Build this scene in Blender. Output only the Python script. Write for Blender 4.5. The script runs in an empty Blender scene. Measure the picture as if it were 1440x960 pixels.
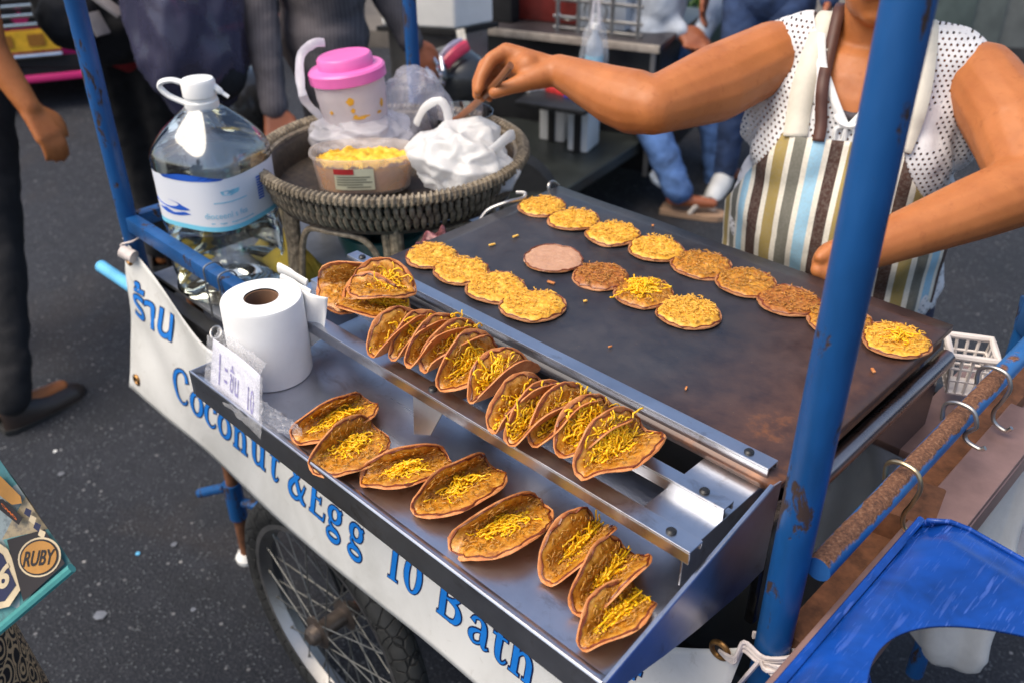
import bpy, bmesh, math, random
from math import sin, cos, pi, radians
from mathutils import Vector, Matrix, noise
from mathutils.bvhtree import BVHTree
V = Vector
rnd = random.Random(7)

# ------------------------------------------------------------------ camera
sc = bpy.context.scene
F_PX, W_PX, H_PX = 1295.3, 1440, 960
PITCH, YAW, ROLL = 0.555249, 2.347851, 0.0068936
CAM = V((0.97, -0.65, 1.65))
_f = V((cos(PITCH)*cos(YAW), cos(PITCH)*sin(YAW), -sin(PITCH)))
_r = V((sin(YAW), -cos(YAW), 0))
_d = _f.cross(_r)
_c, _s = cos(ROLL), sin(ROLL)
RIGHT = _c*_r + _s*_d
DOWN = -_s*_r + _c*_d
FWD = _f
cam_data = bpy.data.cameras.new('camera')
cam = bpy.data.objects.new('camera', cam_data)
sc.collection.objects.link(cam)
mw = Matrix.Identity(4)
for i in range(3):
    mw[i][0], mw[i][1], mw[i][2], mw[i][3] = RIGHT[i], -DOWN[i], -FWD[i], CAM[i]
cam.matrix_world = mw
cam_data.sensor_width = 36
cam_data.lens = 36*F_PX/W_PX
cam_data.clip_start = 0.02
cam_data.clip_end = 500
cam_data.dof.use_dof = True
cam_data.dof.focus_distance = 1.02
cam_data.dof.aperture_fstop = 5.6
sc.camera = cam

# ------------------------------------------------------------------ light
SUN_EL, SUN_AZ = radians(58), radians(250)     # azimuth of the sun measured from +X, anticlockwise
world = bpy.data.worlds.new('World'); sc.world = world; world.use_nodes = True
wn = world.node_tree.nodes; wl = world.node_tree.links
bg = wn.get('Background') or wn.new('ShaderNodeBackground')
sky = wn.new('ShaderNodeTexSky'); sky.sky_type = 'NISHITA'; sky.sun_disc = False
sky.sun_elevation = SUN_EL
sky.sun_rotation = pi/2 - SUN_AZ
sky.air_density = 1.0; sky.dust_density = 3.0; sky.ozone_density = 1.0
wl.new(sky.outputs[0], bg.inputs[0]); bg.inputs[1].default_value = 0.13
sun = bpy.data.lights.new('sun', 'SUN'); sun.energy = 2.0; sun.angle = radians(50); sun.color = (1, .88, .70)
so = bpy.data.objects.new('sun', sun); sc.collection.objects.link(so)
sd = V((cos(SUN_EL)*cos(SUN_AZ), cos(SUN_EL)*sin(SUN_AZ), sin(SUN_EL)))
so.rotation_euler = (-sd).to_track_quat('-Z', 'Y').to_euler()
so.location = (0, 0, 6)
sc.view_settings.view_transform = 'Standard'; sc.view_settings.look = 'None'
sc.view_settings.gamma = 1; sc.view_settings.use_curve_mapping = False
sc.view_settings.exposure = 0.82
sc.render.engine = 'CYCLES'
sc.cycles.use_denoising = True
sc.cycles.max_bounces = 10; sc.cycles.transparent_max_bounces = 24

# ------------------------------------------------------------------ pixel helpers (a pixel is a direction; the distance comes from what it touches)
def ray(x, y): return RIGHT*(x-720) + DOWN*(y-480) + FWD*F_PX
def PX(x, y, ax, val):
    d = ray(x, y); k = 'xyz'.index(ax)
    return CAM + d*((val-CAM[k])/d[k])
def DEP(x, y, d): return CAM + ray(x, y)*(d/F_PX)

# ------------------------------------------------------------------ object helpers
COL = sc.collection
ORG = {}
def link(o): COL.objects.link(o); return o
def thing(name, label, cat, loc=(0, 0, 0), group=None):
    o = link(bpy.data.objects.new(name, None)); o.location = loc; o.empty_display_size = .05
    ORG[o.name] = V(loc)
    return tag(o, label, cat, group)
def tag(o, label, cat, group=None):
    o['label'] = label; o['category'] = cat
    if group: o['group'] = group
    return o
def origin(o):
    return ORG.get(o.name, V((0, 0, 0)))
class MB:
    """collects geometry in world coordinates"""
    def __init__(s): s.v = []; s.f = []; s.uv = {}
    def add(s, vs, fs, uvs=None):
        b = len(s.v); s.v += [V(p) for p in vs]
        s.f += [tuple(i+b for i in f) for f in fs]
        if uvs:
            for i, q in enumerate(uvs): s.uv[b+i] = q
        return s
    def box(s, c, size, rot=None, bev=0.0):
        c = V(c); hx, hy, hz = (q/2 for q in size)
        if bev <= 0:
            vs = [V((x*hx, y*hy, z*hz)) for x in (-1, 1) for y in (-1, 1) for z in (-1, 1)]
            fs = [(0, 1, 3, 2), (4, 6, 7, 5), (0, 4, 5, 1), (2, 3, 7, 6), (0, 2, 6, 4), (1, 5, 7, 3)]
        else:
            bm = bmesh.new(); bmesh.ops.create_cube(bm, size=1)
            for v in bm.verts: v.co = V((v.co.x*2*hx, v.co.y*2*hy, v.co.z*2*hz))
            bmesh.ops.bevel(bm, geom=list(bm.edges), offset=bev, segments=2, affect='EDGES', profile=.6)
            bm.verts.index_update()
            vs = [v.co.copy() for v in bm.verts]; fs = [tuple(v.index for v in f.verts) for f in bm.faces]; bm.free()
        if rot is not None: vs = [rot @ p for p in vs]
        return s.add([c+p for p in vs], fs)
    def bar(s, a, b, w, h, up=(0, 0, 1), bev=0.0):
        a, b = V(a), V(b); x = (b-a); L = x.length; x.normalize()
        y = V(up).cross(x).normalized(); z = x.cross(y)
        return s.box((a+b)/2, (L, w, h), Matrix((x, y, z)).transposed(), bev)
    def tube(s, pts, rad, n=8, cap=True, closed=False, flat=1.0):
        pts = [V(p) for p in pts]; m = len(pts)
        rs = rad if isinstance(rad, (list, tuple)) else [rad]*m
        t0 = (pts[1]-pts[0]).normalized()
        up = V((0, 0, 1)) if abs(t0.z) < .9 else V((1, 0, 0))
        nrm = (up - t0*up.dot(t0)).normalized()
        vs = []
        for i in range(m):
            if closed: t = pts[(i+1) % m]-pts[i-1]
            else: t = pts[min(i+1, m-1)]-pts[max(i-1, 0)]
            t = t.normalized() if t.length > 1e-9 else t0
            nrm = nrm - t*nrm.dot(t)
            nrm = nrm.normalized() if nrm.length > 1e-6 else t.orthogonal().normalized()
            bn = t.cross(nrm)
            for k in range(n):
                a = 2*pi*k/n; vs.append(pts[i] + (nrm*cos(a) + bn*sin(a)*flat)*rs[i])
        fs = []
        for i in range(m if closed else m-1):
            j = (i+1) % m
            for k in range(n):
                fs.append((i*n+k, i*n+(k+1) % n, j*n+(k+1) % n, j*n+k))
        if cap and not closed:
            fs.append(tuple(range(n-1, -1, -1))); fs.append(tuple((m-1)*n+k for k in range(n)))
        return s.add(vs, fs)
    def lathe(s, c, prof, n=32, rot=None, cap0=True, cap1=True, sx=1, sy=1, sq=None):
        """prof: list of (r, z); sq: superellipse exponent for a squarish plan"""
        c = V(c); vs = []
        for r, z in prof:
            for k in range(n):
                a = 2*pi*k/n; ca, sa = cos(a), sin(a)
                if sq:
                    q = (abs(ca)**sq + abs(sa)**sq)**(-1/sq); ca *= q; sa *= q
                p = V((r*ca*sx, r*sa*sy, z))
                vs.append(c + (rot @ p if rot is not None else p))
        fs = []
        for i in range(len(prof)-1):
            for k in range(n): fs.append((i*n+k, i*n+(k+1) % n, (i+1)*n+(k+1) % n, (i+1)*n+k))
        if cap0: fs.append(tuple(range(n-1, -1, -1)))
        if cap1: fs.append(tuple((len(prof)-1)*n+k for k in range(n)))
        return s.add(vs, fs)
    def grid(s, nu, nv, fn, uv=None, flip=False):
        vs = []; uvs = []
        for j in range(nv+1):
            for i in range(nu+1):
                u, v = i/nu, j/nv; vs.append(fn(u, v)); uvs.append(uv(u, v) if uv else (u, v))
        fs = []
        for j in range(nv):
            for i in range(nu):
                a = j*(nu+1)+i; q = (a, a+1, a+nu+2, a+nu+1)
                fs.append(q[::-1] if flip else q)
        return s.add(vs, fs, uvs)
    def prism(s, poly, d):
        """poly: list of 3-D points (planar), extruded by vector d"""
        n = len(poly); d = V(d); p = [V(q) for q in poly]
        vs = p + [q+d for q in p]
        fs = [tuple(range(n-1, -1, -1)), tuple(range(n, 2*n))]
        for i in range(n): fs.append((i, (i+1) % n, n+(i+1) % n, n+i))
        return s.add(vs, fs)
    def build(s, name, mat, parent=None, smooth=True, solid=0, bevel=0, sub=0, kind=None, label=None, auto=35, origin_at=None):
        me = bpy.data.meshes.new(name)
        o0 = origin(parent) if parent is not None else (V(origin_at) if origin_at is not None else V((0, 0, 0)))
        me.from_pydata([p-o0 for p in s.v], [], s.f)
        if s.uv:
            lay = me.uv_layers.new(name='UVMap')
            for lp in me.loops: lay.data[lp.index].uv = s.uv.get(lp.vertex_index, (0, 0))
        bm = bmesh.new(); bm.from_mesh(me); bmesh.ops.recalc_face_normals(bm, faces=bm.faces); bm.to_mesh(me); bm.free()
        if mat: me.materials.append(mat)
        o = link(bpy.data.objects.new(name, me))
        finish(o, parent, smooth, auto, o0)
        if bevel:
            m = o.modifiers.new('bevel', 'BEVEL'); m.width = bevel; m.segments = 2; m.limit_method = 'ANGLE'; m.angle_limit = radians(40)
        if solid:
            m = o.modifiers.new('solid', 'SOLIDIFY'); m.thickness = solid; m.offset = 0
        if sub:
            m = o.modifiers.new('sub', 'SUBSURF'); m.levels = sub; m.render_levels = sub
        if kind: o['kind'] = kind
        if label: o['label'] = label
        return o
def finish(o, parent, smooth=True, auto=35, o0=None):
    me = o.data
    if smooth and len(me.polygons):
        me.polygons.foreach_set('use_smooth', [True]*len(me.polygons))
        if auto and auto < 180: me.set_sharp_from_angle(angle=radians(auto))
    if parent is not None:
        o.parent = parent; ORG[o.name] = origin(parent)
    else:
        o.location = o0; ORG[o.name] = V(o0)
def blob(name, prims, voxel, mat, parent=None, smooth=6, cuts=(), disp=None, origin_at=None, kind=None):
    """one continuous skin around tapered capsules ('c',p0,r0,p1,r1) and ellipsoids ('e',centre,(rx,ry,rz),rot)"""
    b = MB()
    for p in prims:
        if p[0] == 'c':
            _, a, ra, c, rc = p; a, c = V(a), V(c); ax = c-a; L = ax.length
            q = ax.to_track_quat('Z', 'Y').to_matrix() if L > 1e-6 else Matrix.Identity(3)
            prof = [(max(ra*cos(t), 1e-4), ra*sin(t)) for t in [(-pi/2)+i*pi/2/5 for i in range(6)]]
            prof += [(max(rc*cos(t), 1e-4), L+rc*sin(t)) for t in [i*pi/2/5 for i in range(6)]]
            b.lathe(a, prof, 16, q)
        else:
            c, r = p[1], p[2]; rot = p[3] if len(p) > 3 else Matrix.Identity(3)
            S = Matrix.Diagonal(V(r))
            prof = [(max(cos(t), 1e-4), sin(t)) for t in [-pi/2+i*pi/12 for i in range(13)]]
            b.lathe(c, prof, 24, rot @ S)
    tmp = b.build('tmp', None, None, False)
    m = tmp.modifiers.new('r', 'REMESH'); m.mode = 'VOXEL'; m.voxel_size = voxel
    if smooth:
        m = tmp.modifiers.new('s', 'SMOOTH'); m.factor = .5; m.iterations = smooth
    dg = bpy.context.evaluated_depsgraph_get()
    me = bpy.data.meshes.new_from_object(tmp.evaluated_get(dg))
    bpy.data.objects.remove(tmp)
    o0 = origin(parent) if parent is not None else (V(origin_at) if origin_at is not None else V((0, 0, 0)))
    bm = bmesh.new(); bm.from_mesh(me)
    for co, no, side in cuts:      # side: function telling which faces to drop after cutting along the plane
        bmesh.ops.bisect_plane(bm, geom=bm.verts[:]+bm.edges[:]+bm.faces[:], plane_co=V(co), plane_no=V(no), dist=1e-5)
    drops = [c[2] for c in cuts if c[2]]
    if drops:
        kill = [f for f in bm.faces if any(fn(f.calc_center_median()) for fn in drops)]
        bmesh.ops.delete(bm, geom=kill, context='FACES')
    if disp:
        bm.normal_update()
        mv = [(v, disp(v.co, v.normal)) for v in bm.verts]
        for v, d in mv: v.co += d
    for v in bm.verts: v.co -= o0
    bm.to_mesh(me); bm.free()
    me.name = name; me.materials.clear()
    if mat: me.materials.append(mat)
    o = link(bpy.data.objects.new(name, me)); finish(o, parent, True, 180, o0)
    if kind: o['kind'] = kind
    return o
def smooth_pts(pts, k=4):
    """Catmull-Rom through the points"""
    pts = [V(p) for p in pts]; out = []
    for i in range(len(pts)-1):
        p0, p1, p2, p3 = pts[max(i-1, 0)], pts[i], pts[i+1], pts[min(i+2, len(pts)-1)]
        for j in range(k):
            t = j/k
            out.append(.5*((2*p1)+(p2-p0)*t+(2*p0-5*p1+4*p2-p3)*t*t+(3*p1-p0-3*p2+p3)*t**3))
    out.append(pts[-1]); return out
def lerp(a, b, t): return a+(b-a)*t

# ------------------------------------------------------------------ materials
class NT:
    def __init__(s, name):
        s.m = bpy.data.materials.new(name); s.m.use_nodes = True
        s.t = s.m.node_tree; s.n = s.t.nodes; s.l = s.t.links
        s.b = s.n['Principled BSDF']; s.out = s.n['Material Output']; s.k = 0
    def node(s, ty, **kw):
        nd = s.n.new(ty)
        for k, v in kw.items():
            if k in nd.inputs: nd.inputs[k].default_value = v
            else: setattr(nd, k, v)
        return nd
    def coord(s, kind='Object', scale=(1, 1, 1)):
        tc = s.node('ShaderNodeTexCoord'); mp = s.node('ShaderNodeMapping'); mp.inputs['Scale'].default_value = scale
        s.l.new(tc.outputs[kind], mp.inputs[0]); return mp.outputs[0]
    def noise(s, scale, detail=4, rough=.55, co=None, dist=0):
        nd = s.node('ShaderNodeTexNoise'); nd.inputs['Scale'].default_value = scale
        nd.inputs['Detail'].default_value = detail; nd.inputs['Roughness'].default_value = rough; nd.inputs['Distortion'].default_value = dist
        s.l.new(co if co is not None else s.coord(), nd.inputs['Vector']); return nd.outputs[0]
    def ramp(s, fac, stops, interp='LINEAR'):
        r = s.node('ShaderNodeValToRGB'); r.color_ramp.interpolation = interp
        e = r.color_ramp.elements
        while len(e) < len(stops): e.new(0.5)
        for i, (p, c) in enumerate(stops):
            e[i].position = p; e[i].color = (c[0], c[1], c[2], 1) if isinstance(c, (tuple, list)) else (c, c, c, 1)
        s.l.new(fac, r.inputs[0]); return r.outputs[0]
    def mix(s, a, b, f, blend='MIX'):
        m = s.node('ShaderNodeMix'); m.data_type = 'RGBA'; m.blend_type = blend
        for i, val in ((0, f), (6, a), (7, b)):
            if isinstance(val, (int, float)): m.inputs[i].default_value = val if i == 0 else (val, val, val, 1)
            elif isinstance(val, (tuple, list)): m.inputs[i].default_value = (*val[:3], 1)
            else: s.l.new(val, m.inputs[i])
        return m.outputs[2]
    def math(s, op, a, b=None, c=None):
        m = s.node('ShaderNodeMath'); m.operation = op
        for i, v in enumerate((a, b, c)):
            if v is None: continue
            if isinstance(v, (int, float)): m.inputs[i].default_value = v
            else: s.l.new(v, m.inputs[i])
        return m.outputs[0]
    def set(s, name, v):
        i = s.b.inputs[name]
        if isinstance(v, (int, float)): i.default_value = v
        elif isinstance(v, (tuple, list)): i.default_value = (*v[:3], 1) if len(v) < 4 and i.type == 'RGBA' else v
        else: s.l.new(v, i)
        return s
    def bump(s, h, strength=.3, dist=.002):
        b = s.node('ShaderNodeBump'); b.inputs['Strength'].default_value = strength; b.inputs['Distance'].default_value = dist
        s.l.new(h, b.inputs['Height']); s.l.new(b.outputs[0], s.b.inputs['Normal']); return s
def simple(name, col, rough=.5, metal=0, var=.18, scale=30, bump=0, bdist=.001, sss=0, spec=.5, trans=0, coat=0, stretch=(1, 1, 1)):
    t = NT(name); co = t.coord('Object', stretch)
    n = t.noise(scale, 5, .6, co)
    c2 = tuple(min(1, q*(1+var)) for q in col); c1 = tuple(q*(1-var) for q in col)
    t.set('Base Color', t.ramp(n, [(.3, c1), (.7, c2)]))
    t.set('Roughness', t.math('ADD', t.math('MULTIPLY', n, .16), max(rough-.08, .02))); t.set('Metallic', metal); t.set('Specular IOR Level', spec)
    if bump: t.bump(t.noise(scale*3, 4, .6, co), bump, bdist)
    if sss: t.set('Subsurface Weight', sss); t.set('Subsurface Radius', (.01, .004, .002)); t.set('Subsurface Scale', .6)
    if coat: t.set('Coat Weight', coat); t.set('Coat Roughness', .15)
    return t.m

def glassy(name, tint=(1, 1, 1), rough=.03, alpha=.12, spec_ior=1.45):
    """thin clear plastic film or wall: mostly transparent, with a glossy skin at grazing angles"""
    t = NT(name); n = t.n; l = t.l
    tr = n.new('ShaderNodeBsdfTransparent'); tr.inputs[0].default_value = (*tint, 1)
    gl = n.new('ShaderNodeBsdfGlossy'); gl.inputs['Roughness'].default_value = rough; gl.inputs[0].default_value = (1, 1, 1, 1)
    fr = n.new('ShaderNodeFresnel'); fr.inputs[0].default_value = spec_ior
    ad = n.new('ShaderNodeMath'); ad.operation = 'MULTIPLY_ADD'; ad.inputs[1].default_value = 1.0; ad.inputs[2].default_value = alpha; ad.use_clamp = True
    mx = n.new('ShaderNodeMixShader')
    l.new(fr.outputs[0], ad.inputs[0]); l.new(ad.outputs[0], mx.inputs[0]); l.new(tr.outputs[0], mx.inputs[1]); l.new(gl.outputs[0], mx.inputs[2])
    l.new(mx.outputs[0], t.out.inputs[0])
    return t.m
def film(name, col=(.85, .85, .88), opac=.6, rough=.3, scale=40):
    """milky plastic-bag film: part transparent, part translucent white, with creases"""
    t = NT(name); n = t.n; l = t.l
    co = t.coord('Object'); nz = t.noise(scale, 6, .65, co, .6)
    t.set('Base Color', col); t.set('Roughness', rough); t.set('Specular IOR Level', .7)
    t.bump(nz, .35, .004)
    tl = n.new('ShaderNodeBsdfTranslucent'); tl.inputs[0].default_value = (*col, 1)
    m1 = n.new('ShaderNodeMixShader'); m1.inputs[0].default_value = .35
    l.new(t.b.outputs[0], m1.inputs[1]); l.new(tl.outputs[0], m1.inputs[2])
    tr = n.new('ShaderNodeBsdfTransparent')
    m2 = n.new('ShaderNodeMixShader')
    fac = t.math('ADD', t.math('MULTIPLY', nz, .35), opac-.17); l.new(fac, m2.inputs[0])
    l.new(tr.outputs[0], m2.inputs[1]); l.new(m1.outputs[0], m2.inputs[2]); l.new(m2.outputs[0], t.out.inputs[0])
    return t.m
def paint(name, col, chip=(.10, .045, .02), lo=.62, rough=.38, scale=22, stretch=(1, 1, .35)):
    """worn gloss paint with chips, dark grime and faded patches"""
    t = NT(name); co = t.coord('Object', stretch)
    n1 = t.noise(scale, 6, .7, co, .3); n2 = t.noise(scale*.35, 4, .6, co); n3 = t.noise(scale*5, 3, .6, co)
    base = t.ramp(n2, [(.25, tuple(q*.55 for q in col)), (.5, col), (.8, tuple(min(1, q*1.35+.01) for q in col))])
    mask = t.ramp(n1, [(lo, 0), (lo+.04, 1)])
    c = t.mix(base, chip, mask)
    t.set('Base Color', c); t.set('Roughness', t.math('ADD', t.math('MULTIPLY', mask, .35), rough)); 
    t.bump(t.math('SUBTRACT', t.math('MULTIPLY', n3, .25), mask), .35, .0012)
    return t.m
def brushed(name, col=(.58, .59, .6), rough=.28, stretch=(4, 160, 160), smudge=.18):
    t = NT(name); co = t.coord('Object', stretch); n1 = t.noise(3, 5, .6, co); n2 = t.noise(9, 5, .65); n3 = t.noise(60, 3, .6)
    t.set('Metallic', 1)
    c = t.mix(tuple(q*.80 for q in col), col, t.ramp(n2, [(.35, 0.0), (.62, 1.0)])); t.set('Base Color', t.mix(c, (col[0]*.55, col[1]*.48, col[2]*.42), t.ramp(t.noise(26, 6, .7, None, .8), [(.56, 0.0), (.72, .7)])))
    t.set('Roughness', t.math('ADD', t.math('ADD', t.math('MULTIPLY', n1, .1), rough-.1), t.math('MULTIPLY', n2, smudge)))
    t.bump(t.math('ADD', n1, t.math('MULTIPLY', n3, .15)), .10, .0006)
    return t.m

# -- asphalt
def asphalt_mat():
    t = NT('asphalt'); co = t.coord('Object')
    big = t.noise(.8, 5, .6, co, .4); mid = t.noise(16, 6, .75, co); fine = t.noise(140, 4, .75, co)
    def specks(scale, r0, r1, nscale, lo, hi):
        vo = t.node('ShaderNodeTexVoronoi'); vo.inputs['Scale'].default_value = scale; t.l.new(co, vo.inputs['Vector'])
        return t.math('MULTIPLY', t.ramp(vo.outputs['Distance'], [(r0, 1.0), (r1, 0.0)]), t.ramp(t.noise(nscale, 3, .6, co), [(lo, 0.0), (hi, 1.0)]))
    s1 = specks(85, .22, .34, 30, .46, .56); s2 = specks(34, .11, .17, 9, .48, .56); s3 = specks(11, .035, .06, 3, .46, .54)
    base = t.ramp(t.math('ADD', t.math('MULTIPLY', big, .5), t.math('MULTIPLY', mid, .5)), [(.34, (.005, .007, .011)), (.5, (.015, .018, .026)), (.68, (.038, .042, .054))])
    base = t.mix(base, t.ramp(fine, [(.32, (.002, .003, .005)), (.52, (.016, .018, .024)), (.72, (.13, .135, .15))]), .5)
    c = t.mix(base, (.13, .14, .155), t.math('MULTIPLY', s1, .7)); c = t.mix(c, (.24, .24, .25), t.math('MULTIPLY', s2, .75)); c = t.mix(c, (.40, .39, .38), t.math('MULTIPLY', s3, .8))
    oil = t.ramp(t.noise(1.5, 5, .6, co, .8), [(.54, 0.0), (.68, 1.0)]); warm = t.ramp(t.noise(1.1, 4, .6, co, .5), [(.56, 0.0), (.72, 1.0)])
    c = t.mix(c, (.006, .007, .009), t.math('MULTIPLY', oil, .55)); c = t.mix(c, (.05, .036, .026), t.math('MULTIPLY', warm, .35))
    t.set('Base Color', c); t.set('Roughness', t.math('SUBTRACT', .80, t.math('MULTIPLY', oil, .2))); t.set('Specular IOR Level', .35)
    t.bump(t.math('ADD', t.math('MULTIPLY', fine, .6), t.math('MULTIPLY', s1, .5)), 1.0, .008)
    return t.m
M = {}
M['asphalt'] = asphalt_mat()
M['blue'] = paint('blue_paint', (.006, .068, .22), chip=(.035, .018, .012), lo=.575, scale=34, stretch=(1, 1, .35))
M['bluelight'] = paint('pale_blue_paint', (.12, .42, .68), lo=.75, scale=20)
M['rustblue'] = paint('rusty_blue_paint', (.02, .11, .30), chip=(.17, .075, .035), lo=.5, scale=24, stretch=(1, .5, 1))
M['rust'] = simple('rusty_steel', (.16, .065, .03), .8, .2, .5, 60, .5, .001)
M['rosebar'] = simple('dusty_rose_steel', (.33, .20, .17), .45, .45, .22, 18, .2, .0006)
M['tray'] = brushed('tray_stainless', (.56, .58, .64), .27)
M['rail'] = brushed('rail_aluminium', (.56, .58, .63), .30, smudge=.12)
def skin_mat(name, col):
    t = NT(name); co = t.coord('Object'); n1 = t.noise(11, 5, .6, co, .4); n2 = t.noise(70, 5, .65, co); n3 = t.noise(520, 3, .6, co)
    c = t.ramp(n1, [(.3, (col[0]*.80, col[1]*.74, col[2]*.70)), (.55, col), (.78, (min(1, col[0]*1.14), col[1]*1.16, col[2]*1.25))])
    t.set('Base Color', t.mix(c, (col[0]*.55, col[1]*.42, col[2]*.40), t.ramp(n2, [(.58, 0.0), (.72, .35)]))); t.set('Roughness', t.ramp(n2, [(.3, .40), (.7, .60)])); t.set('Specular IOR Level', .42)
    t.set('Subsurface Weight', .12); t.set('Subsurface Radius', (.012, .004, .002)); t.set('Subsurface Scale', .6); t.bump(t.math('ADD', t.math('MULTIPLY', n3, .5), n2), .22, .0012); return t.m
M['steel'] = brushed('worn_steel', (.42, .41, .40), .34, smudge=.3)
M['chrome'] = simple('chrome', (.75, .75, .76), .13, 1, .05, 20)
M['black'] = simple('black_paint', (.012, .012, .013), .42, 0, .4, 20, .15, .0008)
M['blackmat'] = simple('matt_black', (.010, .010, .011), .75, 0, .4, 30, .3, .001)
M['rubber'] = simple('tyre_rubber', (.018, .018, .018), .72, 0, .3, 40, .35, .001)
M['deck'] = simple('deck_sheet', (.23, .24, .26), .42, .6, .3, 14, .2, .0006)
M['white'] = simple('white_plastic', (.78, .78, .76), .42, 0, .05, 15)
M['cream'] = simple('cream_cotton', (.60, .56, .47), .85, 0, .06, 60, .4, .0005)
M['skin'] = skin_mat('warm_brown_skin', (.44, .150, .043))
M['skin2'] = simple('ruddy_skin', (.28, .085, .035), .5, 0, .12, 28, .15, .0006, sss=.1)
M['hair'] = simple('black_hair', (.012, .009, .008), .4, 0, .4, 200, .5, .002, stretch=(1, 1, .1))

# ------------------------------------------------------------------ ground
b = MB(); b.grid(8, 8, lambda u, v: V((-40+80*u, -40+80*v, 0)))
g = b.build('road', M['asphalt'], smooth=False); g['kind'] = 'structure'
g['label'] = 'dark grey worn asphalt street'

# ------------------------------------------------------------------ the cart
XL, XR, YF, YB = -.63, .72, -.03, .67
cart = thing('food_cart', 'blue tube-framed street food push cart on spoked wheels', 'cart', (.045, .32, 0))
def pole(x, y, z0, z1, r=.0165):
    b = MB(); b.tube([(x, y, lerp(z0, z1, i/6)) for i in range(7)], r, 20); return b.build('pole', M['blue'], cart)
pole(XL, YF, .63, 2.2); pole(XR, YF, .28, 2.2, .0175); pole(XL, YB, .63, 2.2, .0150); pole(XR-.012, YB-.012, .76, 2.2)
def cbar(name, a, c, w=.026, h=.026, m='blue', bev=.003):
    b = MB(); b.bar(a, c, w, h, bev=bev); return b.build(name, M[m], cart)
cbar('roof_rail', (XL, YF, 2.2), (XR, YF, 2.2)); cbar('roof_rail', (XL, YB, 2.2), (XR, YB, 2.2))
cbar('roof_rail', (XL, YF+.014, 2.2), (XL, YB-.014, 2.2)); cbar('roof_rail', (XR, YF+.014, 2.2), (XR, YB-.014, 2.2))
# front rail beside the bottle, lower dark rail, left end rail
cbar('front_rail', (XL+.017, YF, .948), (.02, YF, .938), .024, .028)
cbar('lower_rail', (XL+.017, YF, .805), (XR-.018, YF, .800), .03, .04, 'black')
cbar('lower_rail', (XL+.017, YB, .805), (XR-.018, YB, .800), .03, .04, 'black')
cbar('end_rail', (XL, YF+.018, .945), (XL, YB-.016, .945), .024, .026)
cbar('end_rail', (XL, YF+.018, .80), (XL, YB-.016, .80), .026, .04, 'black')
cbar('lower_rail', (XL+.017, YF, .645), (XR-.018, YF, .645), .03, .03, 'black')
cbar('lower_rail', (XL+.017, YB, .645), (XR-.018, YB, .645), .03, .03, 'black')
cbar('end_rail', (XL, YF+.018, .645), (XL, YB-.016, .645), .03, .03, 'black')
cbar('end_rail', (XR, YF+.018, .645), (XR, YB-.016, .645), .03, .03, 'black')
for px, py in ((XR, YB),): 
    b = MB(); b.tube([(px, py-.05, .28), (px, py-.05, .80)], .015, 14); b.build('post', M['blue'], cart)
b = MB(); b.box((-.315, .32, .829), (.62, .66, .008)); b.build('deck', M['deck'], cart, False, bevel=.001)
b = MB(); b.box((.045, .32, .668), (1.28, .64, .012)); b.build('lower_shelf', M['black'], cart, False)
# pale blue handle stub that sticks out beyond the banner
b = MB(); b.tube([(-.775, -.048, .807), (-.645, -.046, .807)], .0125, 16); b.tube([(-.777, -.048, .807), (-.773, -.048, .807)], .0132, 16)
b.build('handle_bar', M['bluelight'], cart)
# the end of the cart by the stool: blue rail with a rusty top, rose coloured channel, brackets
def toprust():
    t = NT('blue_paint_rusted_on_top'); co = t.coord('Object'); n1 = t.noise(28, 5, .65, co, .4); n2 = t.noise(260, 4, .7, co); n3 = t.noise(7, 3, .5, co)
    gm = t.node('ShaderNodeNewGeometry'); sx = t.node('ShaderNodeSeparateXYZ'); t.l.new(gm.outputs['Normal'], sx.inputs[0]); s2 = t.node('ShaderNodeSeparateXYZ'); tc = t.node('ShaderNodeTexCoord'); t.l.new(tc.outputs['Object'], s2.inputs[0])
    m = t.math('ADD', t.math('MULTIPLY', sx.outputs[2], .40), t.math('MULTIPLY', n1, .6)); m = t.math('SUBTRACT', m, t.math('MULTIPLY', t.math('MAXIMUM', t.math('SUBTRACT', s2.outputs[1], .08), 0.0), 2.2))
    mask = t.ramp(m, [(.52, 0.0), (.58, 1.0)])
    rust = t.ramp(n2, [(.3, (.055, .022, .012)), (.55, (.20, .085, .04)), (.8, (.42, .24, .14))])
    t.set('Base Color', t.mix(t.ramp(n3, [(.3, (.012, .07, .22)), (.7, (.03, .16, .42))]), rust, mask)); t.set('Roughness', t.math('ADD', t.math('MULTIPLY', mask, .45), .38)); t.bump(t.math('MULTIPLY', n2, mask), .9, .003); return t.m
M['toprust'] = toprust()
b = MB(); b.tube([(.742, lerp(YF+.012, .60, i/24), lerp(1.022, 1.016, i/24)) for i in range(25)], .0125, 18); b.build('side_rail', M['toprust'], cart, auto=60)
cbar('side_rail', (.742, .595, 1.014), (.70, YB, .99), .03, .05, 'blue')
b = MB(); b.box((.778, .17, .955), (.05, .62, .008)); b.box((.802, .17, .935), (.005, .62, .032)); b.build('side_channel', M['rosebar'], cart, False, bevel=.0015)
cbar('side_rail', (.735, YF+.01, .90), (.735, YB-.03, .90), .03, .05, 'rust')
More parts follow.
